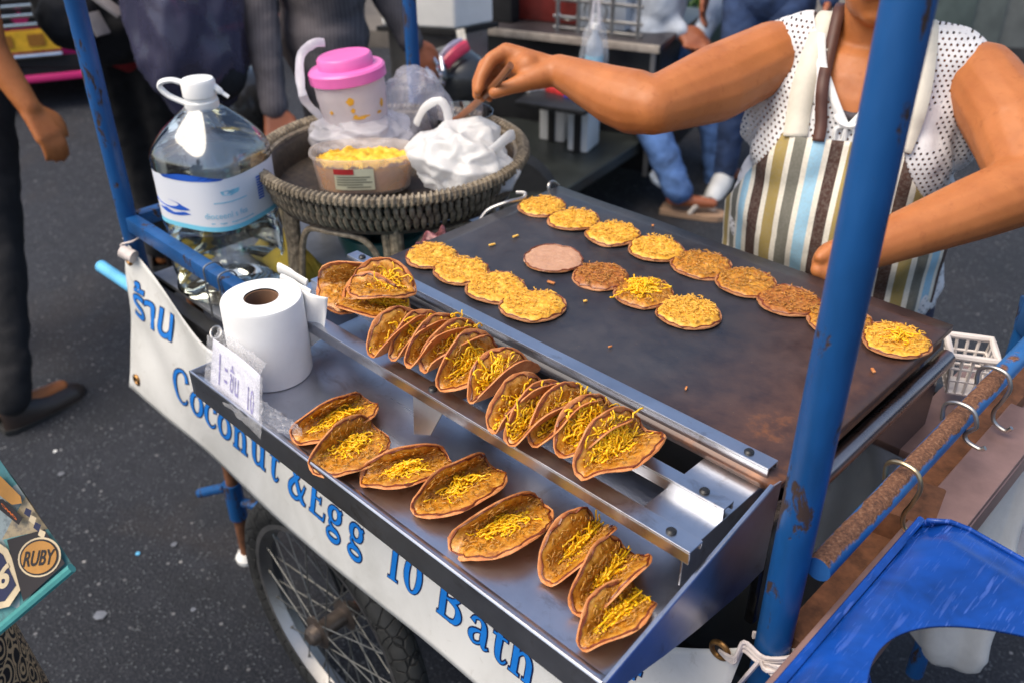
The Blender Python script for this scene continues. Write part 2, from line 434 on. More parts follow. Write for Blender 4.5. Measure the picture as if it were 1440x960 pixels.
# support leg with a blue collar, spare legs
for lx, ly in ((-.655, .068), (-.60, .60)):
    b = MB(); b.tube([(lx+.01, ly, .84), (lx, ly, .02)], .0145, 14); lg = b.build('leg', M['rust'], cart)
    b = MB(); b.tube([(lx, ly, .14), (lx, ly, .245)], .021, 16); cl = b.build('collar', M['blue'], lg)
    b = MB(); b.tube([(lx-.03, ly-.004, .215), (lx-.12, ly-.03, .16)], .012, 10); b.tube([(lx+.02, ly+.01, .19), (lx+.08, ly+.03, .20)], .011, 10); b.build('lever', M['blue'], lg)
    b = MB(); b.lathe((lx, ly, 0), [(.026, 0), (.028, .012), (.02, .026)], 14); b.build('foot', M['white'], lg)
# wheels
def tyre_mat():
    t = NT('hex_tread_rubber'); co = t.coord('Object')
    vo = t.node('ShaderNodeTexVoronoi'); vo.feature = 'DISTANCE_TO_EDGE'; vo.inputs['Scale'].default_value = 36; t.l.new(co, vo.inputs['Vector'])
    e = t.ramp(vo.outputs[0], [(.02, 0.0), (.07, 1.0)])
    n = t.noise(40, 5, .6, co)
    t.set('Base Color', t.mix((.006, .006, .006), t.ramp(n, [(.3, (.016, .017, .017)), (.7, (.036, .036, .034))]), e)); t.set('Roughness', .68)
    t.bump(e, .8, .004); return t.m
M['tread'] = tyre_mat()
M['spokesteel'] = simple('dull_spoke_steel', (.17, .17, .16), .45, .7, .3, 30)
def wheel(cx, cy, R=.272):
    c = V((cx, cy, R)); ry = Matrix.Rotation(pi/2, 3, 'X')
    tp = [(R-.055+.0, -.018), (R-.040, -.026), (R-.02, -.027), (R-.006, -.018), (R, 0), (R-.006, .018), (R-.02, .027), (R-.040, .026), (R-.055, .018)]
    rp = [(R-.050, -.017), (R-.046, -.021), (R-.060, -.021), (R-.066, -.012), (R-.072, 0), (R-.066, .012), (R-.060, .021), (R-.046, .021), (R-.050, .017), (R-.062, 0), (R-.050, -.017)]
    b = MB(); b.lathe(c, rp, 96, ry, False, False); w = b.build('wheel', M['steel'], cart, auto=50)
    b = MB(); b.lathe(c, tp, 96, ry, False, False); b.build('tyre', M['tread'], w, auto=80)
    b = MB(); b.lathe(c, [(.012, -.055), (.018, -.05), (.02, -.036), (.034, -.034), (.034, -.028), (.018, -.024), (.018, .024), (.034, .028), (.034, .034), (.02, .036), (.018, .05), (.012, .055)], 28, ry)
    b.lathe(c, [(.008, -.075), (.011, -.073), (.011, -.055), (.008, -.05)], 6, ry); b.build('hub', simple('greasy_hub', (.16, .13, .11), .45, .7, .4, 40), w)
    for k in range(36):
        side = 1 if k % 2 else -1; a0 = 2*pi*k/36; a1 = a0 + (1.15 if (k//2) % 2 else -1.15)*.62
        p1 = c + V((cos(a0)*(R-.064), side*.006, sin(a0)*(R-.064))); p0 = c + V((cos(a1)*.032, side*.031, sin(a1)*.032))
        b = MB(); b.tube([p0, lerp(p0, p1, .93), lerp(p0, p1, .931), p1], [.0014, .0014, .0026, .0026], 6); b.build('spoke', M['spokesteel'], w)
wheel(-.126, -.03)
wheel(-.126, .70)
b = MB(); b.tube([(-.126, -.02, .272), (-.126, .69, .272)], .011, 12); b.build('axle', M['rust'], cart)
for q in (-.42, .17):
    b = MB(); b.bar((q, .06, .64), (-.126 + (.03 if q > -.1 else -.03), .03, .285), .03, .008); b.build('axle_stay', M['black'], cart)

# ------------------------------------------------------------------ griddle
def griddle_mat():
    t = NT('griddle_steel'); co = t.coord('Object')
    n1 = t.noise(5, 6, .62, co, .5); n2 = t.noise(24, 6, .7, co); n3 = t.noise(230, 3, .6, co); nb = t.noise(2.4, 4, .6, co, .4)
    base = t.ramp(n1, [(.3, (.012, .014, .021)), (.5, (.024, .026, .036)), (.7, (.050, .048, .056))])
    base = t.mix(base, t.ramp(n2, [(.3, (.012, .012, .015)), (.75, (.10, .092, .092))]), .32)
    sx = t.node('ShaderNodeSeparateXYZ'); tc = t.node('ShaderNodeTexCoord'); t.l.new(tc.outputs['Object'], sx.inputs[0])
    ex = t.ramp(t.math('MULTIPLY', t.math('ADD', t.math('MULTIPLY', sx.outputs[0], 1.45), t.math('MULTIPLY', nb, .5)), .75), [(.68, 0.0), (.90, 1.0)])   # scorched towards the end over the burner
    c = t.mix(base, t.ramp(n2, [(.3, (.055, .022, .012)), (.6, (.13, .05, .022))]), t.math('MULTIPLY', ex, .75))
    st = t.ramp(t.math('ADD', t.math('MULTIPLY', nb, .7), t.math('MULTIPLY', n2, .3)), [(.58, 0.0), (.66, 1.0)])
    c = t.mix(c, (.30, .10, .022), t.math('MULTIPLY', t.math('MULTIPLY', st, ex), .85))
    cr = t.ramp(t.noise(420, 2, .5, co), [(.74, 0.0), (.78, 1.0)])
    c = t.mix(c, (.30, .22, .13), t.math('MULTIPLY', cr, t.ramp(n2, [(.45, 0.0), (.6, .6)])))
    t.set('Base Color', c); t.set('Metallic', .25)
    t.set('Roughness', t.ramp(n2, [(.25, .27), (.75, .50)])); t.set('Specular IOR Level', .7)
    t.bump(t.math('ADD', t.math('MULTIPLY', n3, .4), n2), .16, .0012); return t.m
M['griddle'] = griddle_mat()
GX0, GX1, GY0, GY1, GZ = 0.0, .668, .045, .453, 1.05
grid_root = thing('griddle', 'flat dark steel griddle plate scorched brown along one end over a burner box', 'griddle', (0, 0, .88))
ORG[grid_root.name] = V((0, 0, .88))
b = MB(); b.grid(24, 16, lambda u, v: V((lerp(GX0, GX1, u), lerp(GY0-.02, GY1, v), GZ + .0012*noise.noise(V((u*5, v*4, 1))))))
pl = b.build('plate', M['griddle'], grid_root, solid=.010); pl.modifiers['solid'].offset = -1
b = MB(); b.box((.335, .255, .96), (.625, .37, .155)); b.build('burner_box', M['black'], grid_root, False, bevel=.004)
b = MB(); b.box((.655, .25, 1.0295), (.018, .38, .017)); b.build('edge_strip', M['rust'], grid_root, False, bevel=.002)
b = MB(); b.tube([(.672, .05, 1.006), (.672, .448, 1.006)], .0115, 16); b.build('gas_pipe', brushed('burnt_steel', (.46, .37, .33), .25), grid_root)
b = MB(); b.box((.664, .238, .925), (.012, .42, .150)); b.build('side_panel', simple('glossy_black_enamel', (.010, .0095, .0095), .13, 0, .5, 30, .06, .0006, spec=.8), grid_root, False, bevel=.003)
for (ax, ay, bx, by) in ((-.006, .165, -.006, .30), (.035, .459, .10, .459)):
    a, c = V((ax, ay, GZ-.006)), V((bx, by, GZ-.006)); o = V((-.03, 0, .022)) if ax < 0 else V((0, .02, .02))
    if ax < 0: pts = smooth_pts([PX(672, 315, 'z', 1.035), PX(686, 296, 'z', 1.05), PX(712, 285, 'z', 1.062), PX(735, 279, 'z', 1.062), PX(738, 272, 'z', 1.068), PX(726, 271, 'z', 1.068)], 5)
    else: pts = smooth_pts([PX(772, 268, 'z', 1.046), PX(772, 260, 'z', 1.055), PX(778, 256, 'z', 1.056), PX(785, 261, 'z', 1.046)], 5)
    b = MB(); b.tube(pts, .0032, 8); b.build('wire_handle', M['steel'], grid_root)

# ------------------------------------------------------------------ rack with three rails
rack = thing('cooling_rack', 'aluminium rack of three long angle rails bolted to flat end plates', 'rack', (.32, -.02, .99))
def rail(y, z, x0=-.025, x1=.655, w=.019):
    b = MB(); t = .0022
    b.box(((x0+x1)/2, y, z-t/2), (x1-x0, w, t)); b.box(((x0+x1)/2, y-w/2+t/2, z-.009), (x1-x0, t, .0135))
    b.box(((x0+x1)/2, y+w/2-t/2, z-.006), (x1-x0, t, .0075))
    o = b.build('rail', M['rail'], rack, False, bevel=.0006)
    for sx in (x0+.024, (.30 if y < -.06 else None), x1-.028):
        if sx is None: continue
        b = MB(); b.lathe((sx, y, z), [(.0052, -.001), (.0052, .0015), (.0035, .0032), (.0008, .0036)], 14); b.build('screw', M['black'], o)
rail(.040, 1.062, -.03, .655); rail(-.033, 1.054, -.018, .652, .017); rail(-.098, 1.051, .0, .660, .021)
for x0, x1 in ((-.035, .035), (.585, .652)):
    b = MB(); b.box(((x0+x1)/2, -.025, 1.0385), (x1-x0, .155, .0022)); b.box((x1-.0012, -.03, 1.019), (.0022, .15, .037)); b.build('end_plate', M['rail'], rack, False, bevel=.0006)
b = MB(); b.box((.298, -.025, 1.036), (.052, .155, .002)); b.prism([(.272, -.105, 1.035), (.324, -.105, 1.035), (.315, -.118, 1.005), (.29, -.122, .995)], (0, .0015, 0)); b.build('end_plate', M['rail'], rack, False)

# ------------------------------------------------------------------ tray
TZ = .985; TX0, TX1, TY0 = -.012, .668, -.236
tray = thing('serving_tray', 'shallow stainless steel serving tray hung along the front of the cart', 'tray', (.33, -.1, .94))
b = MB(); b.grid(40, 20, lambda u, v: V((lerp(TX0, TX1, u), lerp(TY0, .045, v), TZ + .0016*noise.noise(V((u*4, v*3, 5))) + (0.012*max(0, (.06-v)/.06)**2))))
b.build('tray_floor', M['tray'], tray, solid=.0016)
b = MB(); b.prism([(TX0, TY0-.0015, TZ+.0135), (TX1, TY0-.0015, TZ+.0135), (TX1, TY0-.0005, TZ-.024), (TX0, TY0-.0005, TZ-.024)], (0, -.0015, 0))
b.tube([(TX0, TY0-.002, TZ+.0135), (TX1, TY0-.002, TZ+.0135)], .0022, 10)
b.build('front_lip', M['tray'], tray)
b = MB()
w = [(-.2385, 1.0005), (.012, 1.060), (.030, 1.056), (.027, .938), (-.015, .937), (-.091, .947), (-.150, .958), (-.205, .972), (-.2385, .961)]
b.prism([(TX1+.0012, y, z) for y, z in w], (.0018, 0, 0)); b.tube([(TX1+.002, -.2385, 1.001), (TX1+.002, .012, 1.0605)], .0026, 8)
b.build('side_wall', M['tray'], tray, False)
b = MB(); b.prism([(TX0-.002, -.2385, TZ+.0135), (TX0-.002, -.2385, TZ-.022), (TX0-.002, .03, TZ-.022), (TX0-.002, .03, TZ+.02), (TX0-.002, -.18, TZ+.012)], (-.0018, 0, 0)); b.build('side_wall', M['tray'], tray, False)

# ------------------------------------------------------------------ food
def food_mat(name, dark, mid, light, rough=.32, sss=.15, scale=120):
    t = NT(name); co = t.coord('Object'); n1 = t.noise(scale, 5, .65, co, .5); n2 = t.noise(scale*.22, 4, .6, co)
    c = t.ramp(n1, [(.28, dark), (.5, mid), (.74, light)])
    c = t.mix(c, dark, t.ramp(n2, [(.55, 0.0), (.75, .65)]))
    t.set('Base Color', c); t.set('Roughness', t.ramp(n1, [(.3, rough), (.7, rough+.2)])); t.set('Specular IOR Level', .55)
    t.set('Subsurface Weight', sss); t.set('Subsurface Radius', (.006, .003, .001)); t.set('Subsurface Scale', .5)
    t.bump(n1, .55, .0015); return t.m
def crust_mat(name, base, dark, pale):
    t = NT(name); co = t.coord('Object'); n1 = t.noise(60, 5, .65, co); n2 = t.noise(420, 3, .6, co)
    c = t.ramp(n1, [(.28, dark), (.5, base), (.75, pale)])
    t.set('Base Color', t.mix(c, t.mix(c, dark, .5), t.ramp(n2, [(.5, 0.0), (.68, .7)]))); t.set('Roughness', .62)
    t.set('Subsurface Weight', .1); t.set('Subsurface Radius', (.004, .002, .001)); t.set('Subsurface Scale', .5)
    t.bump(n2, .35, .0008); return t.m
FM = {'gold': food_mat('golden_coconut', (.46, .18, .010), (.74, .39, .034), (.90, .60, .12)),
      'amber': food_mat('amber_coconut', (.24, .065, .007), (.50, .205, .018), (.70, .39, .07), .2),
      'brown': food_mat('browned_coconut', (.17, .045, .010), (.36, .12, .018), (.52, .23, .05)),
      'dry': food_mat('pale_batter', (.38, .19, .11), (.46, .25, .155), (.52, .30, .19), .6)}
M['crust'] = crust_mat('crisp_crust', (.55, .205, .058), (.36, .10, .026), (.66, .33, .135))
M['crust2'] = crust_mat('tan_crust', (.42, .18, .07), (.28, .09, .03), (.52, .27, .13))
M['caramel'] = simple('caramelised_edge', (.16, .032, .008), .3, 0, .4, 120, .4, .001)
M['thread'] = simple('egg_thread_yellow', (.97, .50, .010), .36, 0, .10, 200, 0, sss=.35)
SHR = {'gold': simple('golden_shred', (.74, .40, .05), .35, 0, .25, 200), 'amber': simple('amber_shred', (.43, .20, .032), .28, 0, .35, 200), 'brown': simple('brown_shred', (.44, .18, .03), .3, 0, .35, 200)}
M['shred'] = simple('coconut_shred', (.82, .46, .085), .35, 0, .2, 200, 0, sss=.2)

class Fold:
    """a disc folded along its local x axis; aL/aR: angle of the two halves above the horizontal"""
    def __init__(s, pos, yaw, R, aL, aR, rb=.012, tilt=0, seed=0, sag=0, stretch=1.0, roll=0):
        s.R, s.aL, s.aR, s.rb, s.seed, s.sag, s.st = R, aL, aR, rb, seed, sag, stretch
        s.short = 0.0; s.rot = Matrix.Rotation(yaw, 3, 'Z') @ Matrix.Rotation(tilt, 3, 'Y') @ Matrix.Rotation(roll, 3, 'X'); s.pos = V(pos)
        s.ph = [random.Random(seed*13+i).uniform(0, 6.28) for i in range(6)]
    def edge(s, a):
        return s.R*(1-s.short*max(0, sin(a))**1.5)*(1+.022*sin(2*a+s.ph[0])+.012*sin(3*a+s.ph[1])+.007*sin(9*a+s.ph[2])+.006*sin(23*a+s.ph[3])+.004*sin(41*a+s.ph[4]))
    def cross(s, v):
        a = s.aR if v >= 0 else s.aL; w = abs(v)
        if a < 1e-3: h, z, th = w, 0, 0
        else:
            lim = a*s.rb
            if w <= lim: th = w/s.rb; h = s.rb*sin(th); z = s.rb*(1-cos(th))
            else: th = a; h = s.rb*sin(a)+(w-lim)*cos(a); z = s.rb*(1-cos(a))+(w-lim)*sin(a)
        sg = 1 if v >= 0 else -1
        return sg*h, z, V((0, -sg*sin(th), cos(th)))
    def at(s, u, v, off=0):
        h, z, n = s.cross(v)
        curl = .0075*noise.noise(V((u*22+s.seed, v*22, s.seed*.7)))*(min(1, math.hypot(u, v)/s.R)**2) if (s.aL+s.aR) > .2 else .0035*noise.noise(V((u*24+s.seed, v*24, s.seed*.7)))*(min(1, math.hypot(u, v)/s.R)**3)
        p = V((u*s.st, h, z + s.sag*u*u)) + n*(off+curl)
        return s.pos + s.rot @ p, s.rot @ n
def food(name, label, cat, F, fill='gold', thick=.0045, threads=0, tcen=(0, 0), tspread=(.5, .35), shreds=30, group=None, fr=.88, crust='crust', cover=None, thr=None):
    rg = random.Random(F.seed*7+3)
    root = thing(name, label, cat, F.pos, group)
    NS, NR = 44, 9
    def disc(off, rf, lump=0, ns=NS, nr=NR, edge_w=0):
        vs = [F.at(0, 0, off+(lump*.6 if lump else 0))[0]]; fs = []
        for j in range(1, nr+1):
            q = j/nr
            for k in range(ns):
                a = 2*pi*k/ns; r = F.edge(a)*rf*q
                if lump: r *= 1+.03*sin(5*a+F.ph[4])*q+.03*sin(13*a+F.ph[5])*q+.03*noise.noise(V((cos(a)*9, sin(a)*9, F.seed)))*q
                u, v = r*cos(a), r*sin(a); o = off
                if lump:
                    m = min(1, (1-q)*6)**.6
                    nz = noise.noise(V((u*150+F.seed, v*150, 3)))*.45 + noise.noise(V((u*420, v*420+F.seed, 9)))*.75
                    o = off + lump*m*(.75+.75*nz) - .0004*(1-m)
                vs.append(F.at(u, v, o)[0])
        for k in range(ns): fs.append((0, 1+k, 1+(k+1) % ns))
        for j in range(nr-1):
            for k in range(ns):
                a0, a1 = 1+j*ns+k, 1+j*ns+(k+1) % ns
                fs.append((a0, a0+ns, a1+ns, a1))
        return vs, fs
    b = MB()
    v1, f1 = disc(0, 1.0); v2, f2 = disc(.0016, .99)
    b.add(v1, [f[::-1] for f in f1]); n1 = len(v1); b.add(v2, f2)
    o = 1+(NR-1)*NS
    b.f += [(o+k, o+(k+1) % NS, n1+o+(k+1) % NS, n1+o+k) for k in range(NS)]
    b.build('shell', M[crust], root, auto=70)
    if fill:
        v3, f3 = disc(.0017, fr, thick, 60, 22); b = MB(); b.add(v3, f3); b.build('filling', FM[fill], root, auto=180)
        # caramelised line round the filling
        pts = []
        for k in range(70):
            a = 2*pi*k/70; r = F.edge(a)*fr*(1.0+.03*sin(5*a+F.ph[4])+.03*sin(13*a+F.ph[5])+.03*noise.noise(V((cos(a)*9, sin(a)*9, F.seed))))
            r = min(r, F.edge(a)*.985)
            pts.append(F.at(r*cos(a), r*sin(a), .0022)[0])
        b = MB(); b.tube(pts, [.0007+.0020*abs(noise.noise(V((k*.35, F.seed, 4)))) for k in range(70)], 5, closed=True); b.build('caramel_edge', M['caramel'], root)
    if shreds:
        b = MB()
        for k in range(shreds*3):
            a = rg.uniform(0, 2*pi); r = F.R*fr*.93*math.sqrt(rg.random()); u, v = r*cos(a), r*sin(a); d = rg.uniform(0, 2*pi); L = rg.uniform(.0022, .0052); bend = rg.uniform(-1.4, 1.4)
            pts = []
            for i in range(4):
                tt = i/3-.5; dd = d+bend*tt; uu, vv = u+cos(dd)*L*tt*2, v+sin(dd)*L*tt*2
                pts.append(F.at(uu, vv, .0026+thick*(.85+.35*rg.random())+.0006-.0012*abs(tt))[0])
            b.tube(pts, [.00035, .0007, .0007, .0003], 4)
        so_ = b.build('coconut_shreds', SHR.get(fill, M['shred']), root, auto=180); so_['kind'] = 'stuff'
    if threads:
        b = MB()
        for k in range(int(threads*2.3)):
            cu = tcen[0]*F.R + rg.gauss(0, tspread[0]*F.R*.42); cv = tcen[1]*F.R + rg.gauss(0, tspread[1]*F.R*.42)
            d = rg.uniform(0, 2*pi); dome = math.exp(-((cu-tcen[0]*F.R)/(tspread[0]*F.R*.55))**2-((cv-tcen[1]*F.R)/(tspread[1]*F.R*.55))**2); hgt = .0022+thick+rg.random()*.012*dome; pts = []
            n = rg.randint(7, 13); step = rg.uniform(.0015, .0027); turn = rg.gauss(0, .42)
            for i in range(n):
                pts.append(F.at(max(-F.R*.95, min(F.R*.95, cu)), max(-F.R*.95, min(F.R*.95, cv)), max(.003, hgt))[0])
                d += turn+rg.gauss(0, .35); cu += cos(d)*step; cv += sin(d)*step; hgt += rg.gauss(-.0002, .0008)
            b.tube(pts, rg.uniform(.0007, .0012), 5)
        to_ = b.build('egg_threads', M['thread'], root, auto=180); to_['kind'] = 'stuff'
    return root
# ---- pancakes cooking on the griddle
GP = 'pancakes cooking on the griddle'
def cake(x, y, label, seed, fill='gold', R=.043, threads=0, tc=(0, 0), ts=(.5, .4), thick=.0042, shreds=46, fr=.93, st=1.0, yaw=None):
    p = PX(x, y, 'z', GZ+.003); 
    F = Fold((p.x, p.y, GZ+.0032), yaw if yaw is not None else seed*1.3, R*.95, 0, 0, seed=seed, stretch=st)
    food('coconut_pancake', label, 'pancake', F, fill, thick, threads, tc, ts, shreds, GP, fr, 'crust2')
cake(762, 291, 'small golden coconut pancake at the griddle corner beside the bent wire handle', 1, 'gold', .041)
cake(807, 310, 'golden coconut pancake in the far row, next after the one by the wire handle', 2)
cake(862, 330, 'golden coconut pancake third along the far row from the wire handle', 3, thick=.005, R=.044)
cake(923, 351, 'golden coconut pancake fourth along the far row, behind the one with egg threads', 4, thick=.005, R=.044)
cake(986, 373, 'amber browned coconut pancake fifth along the far row from the wire handle', 5, 'amber', .045, yaw=.8)
cake(1049, 398, 'amber coconut pancake sixth along the far row from the wire handle', 6, 'amber', .044)
cake(1110, 424, 'dark browned pancake just left of the blue pole on the griddle', 7, 'brown', .044, thick=.0034)
cake(1180, 451, 'golden pancake half hidden behind the blue pole on the griddle', 8, 'amber', .044)
cake(1260, 479, 'pancake with a dab of yellow egg at the scorched end of the griddle', 9, 'gold', .045, threads=16, tc=(.05, .1), ts=(.22, .2), thick=.0036)
cake(608, 361, 'golden pancake nearest the wicker basket in the short griddle row', 10, 'gold', .042)
cake(649, 382, 'golden pancake second from the wicker basket in the short griddle row', 11, 'gold', .043)
cake(697, 405, 'golden pancake third from the wicker basket in the short griddle row', 12, 'gold', .045)
cake(749, 430, 'golden pancake fourth from the wicker basket, by the standing folded pancakes', 13, 'gold', .0465)
p = PX(778, 365, 'z', GZ+.003)
food('batter_disc', 'plain pinkish tan batter disc without any topping on the griddle', 'pancake', Fold((p.x, p.y, GZ+.0034), .3, .043, 0, 0, seed=14), 'dry', .0012, 0, shreds=0, group=GP, fr=.985, crust='crust2')
cake(845, 389, 'dark caramel brown pancake beside the plain batter disc', 15, 'brown', .0425, thick=.0045)
cake(905, 413, 'pancake topped with a heap of bright yellow egg threads on the griddle', 16, 'amber', .0435, threads=70, tc=(.1, .05), ts=(.55, .45))
cake(968, 441, 'pancake with a small peak of pale coconut shreds on the griddle', 17, 'gold', .044, thick=.0055, shreds=90)
# ---- folded pancakes standing on the rails
RP = 'folded pancakes standing on the rack'
def stand(x, y, label, seed, aL=1.35, aR=1.0, R=.044, th=60, tc=(-.1, .1), ts=(.6, .4), fill='amber', yaw=pi/2, z=1.062, tilt=0., lean=0., crust='crust', dz=.024, fr=.93):
    """fold axis lies across the rails; the halves open along them"""
    p = PX(x, y, 'z', z+dz)
    F = Fold((p.x, p.y, z), yaw, R*1.09, aL*.86, aR, rb=.009, tilt=tilt, seed=seed, roll=lean)
    food('folded_pancake', label, 'folded pancake', F, fill, .0038, th, (tc[0], tc[1]+.08), ts, 40, RP, fr, crust)
D = radians
# with yaw 90 deg local +x points along +Y (away across the rails) and local +y along -X; aR is the half towards the basket end
stand(497, 392, 'bare orange shell at the basket end of the rack, leaning behind two filled ones', 21, D(20), D(75), .047, 0, yaw=D(38), z=1.064, lean=D(35), dz=.012)
stand(524, 424, 'lower filled pancake of the heap at the basket end of the rack', 22, D(20), D(85), .045, 70, (.35, .15), (.55, .3), yaw=D(30), z=1.058, dz=.008)
stand(537, 396, 'upper filled pancake lying on top of the heap at the basket end of the rack', 23, D(15), D(80), .042, 60, (.1, .15), (.45, .35), yaw=D(28), z=1.078, dz=.012)
stand(562, 458, 'narrow folded pancake first after the heap on the rack', 24, D(80), D(80), .043, 46, (.1, 0))
stand(592, 462, 'folded pancake second after the heap on the rack', 25, D(75), D(84), .044, 70, (.05, .2))
stand(616, 470, 'folded pancake third after the heap on the rack', 26, D(70), D(86), .046, 60, (.3, .15))
stand(640, 478, 'folded pancake fourth after the heap, its shell arching behind its neighbour', 27, D(62), D(88), .046, 60, (.15, .25))
stand(664, 498, 'widely opened folded pancake fifth after the heap with a yellow tuft', 28, D(38), D(82), .047, 90, (0, .15), (.45, .4))
stand(706, 520, 'folded pancake with a smooth orange side standing alone between two groups on the rack', 29, D(78), D(68), .045, 80, (-.1, .25), (.5, .3))
stand(737, 556, 'folded pancake at the start of the last group of five on the rack', 30, D(84), D(80), .045, 56, (-.2, .1))
stand(763, 568, 'broad folded pancake second in the last group of five on the rack', 31, D(62), D(82), .046, 80, (-.1, .2), (.8, .35))
stand(796, 572, 'narrow folded pancake with a raised tip third in the last group of five', 32, D(72), D(74), .046, 80, (.1, .15), (.8, .35))
stand(832, 588, 'folded pancake fourth in the last group of five on the rack', 33, D(52), D(80), .046, 90, (-.05, .2), (.6, .4))
stand(868, 612, 'wide open folded pancake piled with egg threads at the stool end of the rack', 34, D(34), D(78), .048, 120, (0, .2), (.55, .45))
# ---- folded pancakes lying in the tray
TP = 'folded pancakes lying in the tray'
def lie2(x0, y0, x1, y1, label, seed, aL=.42, aR=2.02, back=.10, short=.14, z=None, th=60, tc=(0, -.12), ts=(.5, .35), rb=.012, k=1.0, lean=0):
    zz = TZ+.0022 if z is None else z
    a, c = PX(x0, y0, 'z', zz+.008), PX(x1, y1, 'z', zz+.008); R = (c-a).length/2*k; d = (c-a).normalized(); m = (a+c)/2 + V((-d.y, d.x, 0))*R*back
    F = Fold((m.x, m.y, zz), math.atan2(d.y, d.x), R, aL, aR, rb=rb, seed=seed, roll=lean); F.short = short
    food('folded_pancake', label, 'folded pancake', F, 'amber', .0036, th, tc, ts, 50, TP, .945, 'crust')
lie2(415, 618, 527, 562, 'folded pancake in the tray nearest the paper roll', 41, tc=(.05, -.1), k=.97)
lie2(447, 657, 535, 600, 'folded pancake overlapping the one nearest the paper roll in the tray', 42, .16, 1.8, z=TZ+.007, tc=(.1, -.05), k=1.08)
lie2(508, 676, 636, 642, 'folded pancake third from the paper roll, lying flat in the tray', 43, tc=(-.05, -.2))
lie2(583, 722, 704, 650, 'folded pancake fourth from the paper roll with a thin yellow streak', 44, tc=(.05, -.15), th=46, ts=(.4, .3), k=.97)
lie2(640, 776, 773, 706, 'folded pancake fifth from the paper roll, alone in the middle of the tray', 45, tc=(0, -.15), k=.97)
lie2(766, 818, 852, 732, 'first of three overlapping folded pancakes by the tray side wall', 46, 1.02, 1.36, 0, tc=(.25, .1), ts=(.7, .3), k=.97, short=0)
lie2(812, 862, 893, 768, 'middle one of three overlapping folded pancakes by the tray side wall', 47, .95, 1.40, 0, z=TZ+.004, tc=(.1, .1), ts=(.6, .3), k=.96, short=0)
lie2(820, 908, 905, 830, 'last of three overlapping folded pancakes, in the tray corner', 48, .80, 1.42, 0, z=TZ+.003, tc=(.3, .05), ts=(.7, .35), k=1.0, short=0)
# crumbs on the plate
CR = ['orange batter flake on bare griddle steel near the short row', 'dark crumb at the far griddle edge behind the egg thread pancake', 'crumb just before the plain batter disc', 'crumb between the short row and the caramel brown pancake', 'pale crumb on the bare middle of the griddle', 'crumb beside the blue pole on the scorched end', 'crumb between the wire handle and the plain batter disc', 'lone pale shred on the bare griddle near the last standing pancakes']
for i, (x, y) in enumerate(((692, 344), (918, 317), (775, 397), (823, 423), (858, 487), (1228, 520), (725, 332), (965, 545))):
    p = PX(x, y, 'z', GZ+.003); b = MB(); rg = random.Random(i)
    b.box((p.x, p.y, GZ+.0028), (rg.uniform(.003, .012), rg.uniform(.002, .004), .0022), Matrix.Rotation(rg.uniform(0, 3), 3, 'Z'), .0006)
    o = b.build('crumb', M['crust'] if i % 3 else M['shred'], origin_at=(p.x, p.y, GZ+.002)); tag(o, CR[i], 'crumb', 'crumbs on the griddle')

# ------------------------------------------------------------------ banner with lettering
def vinyl_mat():
    t = NT('grubby_white_vinyl'); co = t.coord('Object'); n1 = t.noise(5, 6, .65, co, .6); n2 = t.noise(40, 5, .7, co, .5); n3 = t.noise(160, 3, .6, co)
    c = t.ramp(n1, [(.3, (.50, .50, .475)), (.55, (.63, .63, .61)), (.8, (.68, .68, .665))])
    c = t.mix(c, (.30, .27, .22), t.ramp(n2, [(.60, 0.0), (.78, .55)])); c = t.mix(c, (.10, .07, .04), t.ramp(n3, [(.74, 0.0), (.78, .6)]))
    t.set('Base Color', c); t.set('Roughness', .45); t.bump(n1, .25, .004); return t.m
M['vinyl'] = vinyl_mat()
M['ink'] = simple('bright_blue_ink', (.008, .17, .58), .4, 0, .1, 30)
M['inkdark'] = simple('navy_ink', (.006, .010, .06), .45, 0, .1, 30)
def ban_y(x, z):
    t = (.905-z)/.301
    y = -.045-.055*t
    y += .002*sin(x*11+t*5)*t*.6 + .006*sin((x*1.1+z*1.6)*26)*math.exp(-((x+.47)/.18)**2)*(1-.9*min(1, max(0, t))) + .0025*noise.noise(V((x*9, z*9, 2)))
    y -= .012*math.exp(-((x-.15)/.45)**2)*t
    return y
def ban_top(x):
    s = min(1, max(0, (x+.635)/.30)); r = min(1, max(0, (.70-x)/.16))
    return .815 + .095*(1-s)**1.15 + .09*(1-r)**1.5
def ban_bot(x): return .604+.002*sin((x+.64)*9)
def ban(x, z, off=0):
    return V((x-.012*max(0, (.905-z)/.3)*(1-min(1, (x+.64)/.5)), ban_y(x, z)-off, z))
banner = thing('banner', 'white vinyl banner with blue lettering tied along the front of the cart', 'banner', (.03, -.07, .6))
b = MB()
def bfn(u, v):
    x = lerp(-.635, .70, u); zt, zb = ban_top(x), ban_bot(x)
    inset = .012*sin(pi*v)*(1-u)**8 - .008*sin(pi*v)*u**10
    return ban(x+inset, lerp(zb, zt, v))
b.grid(120, 24, bfn); b.build('cloth', M['vinyl'], banner, solid=.0008, auto=180)
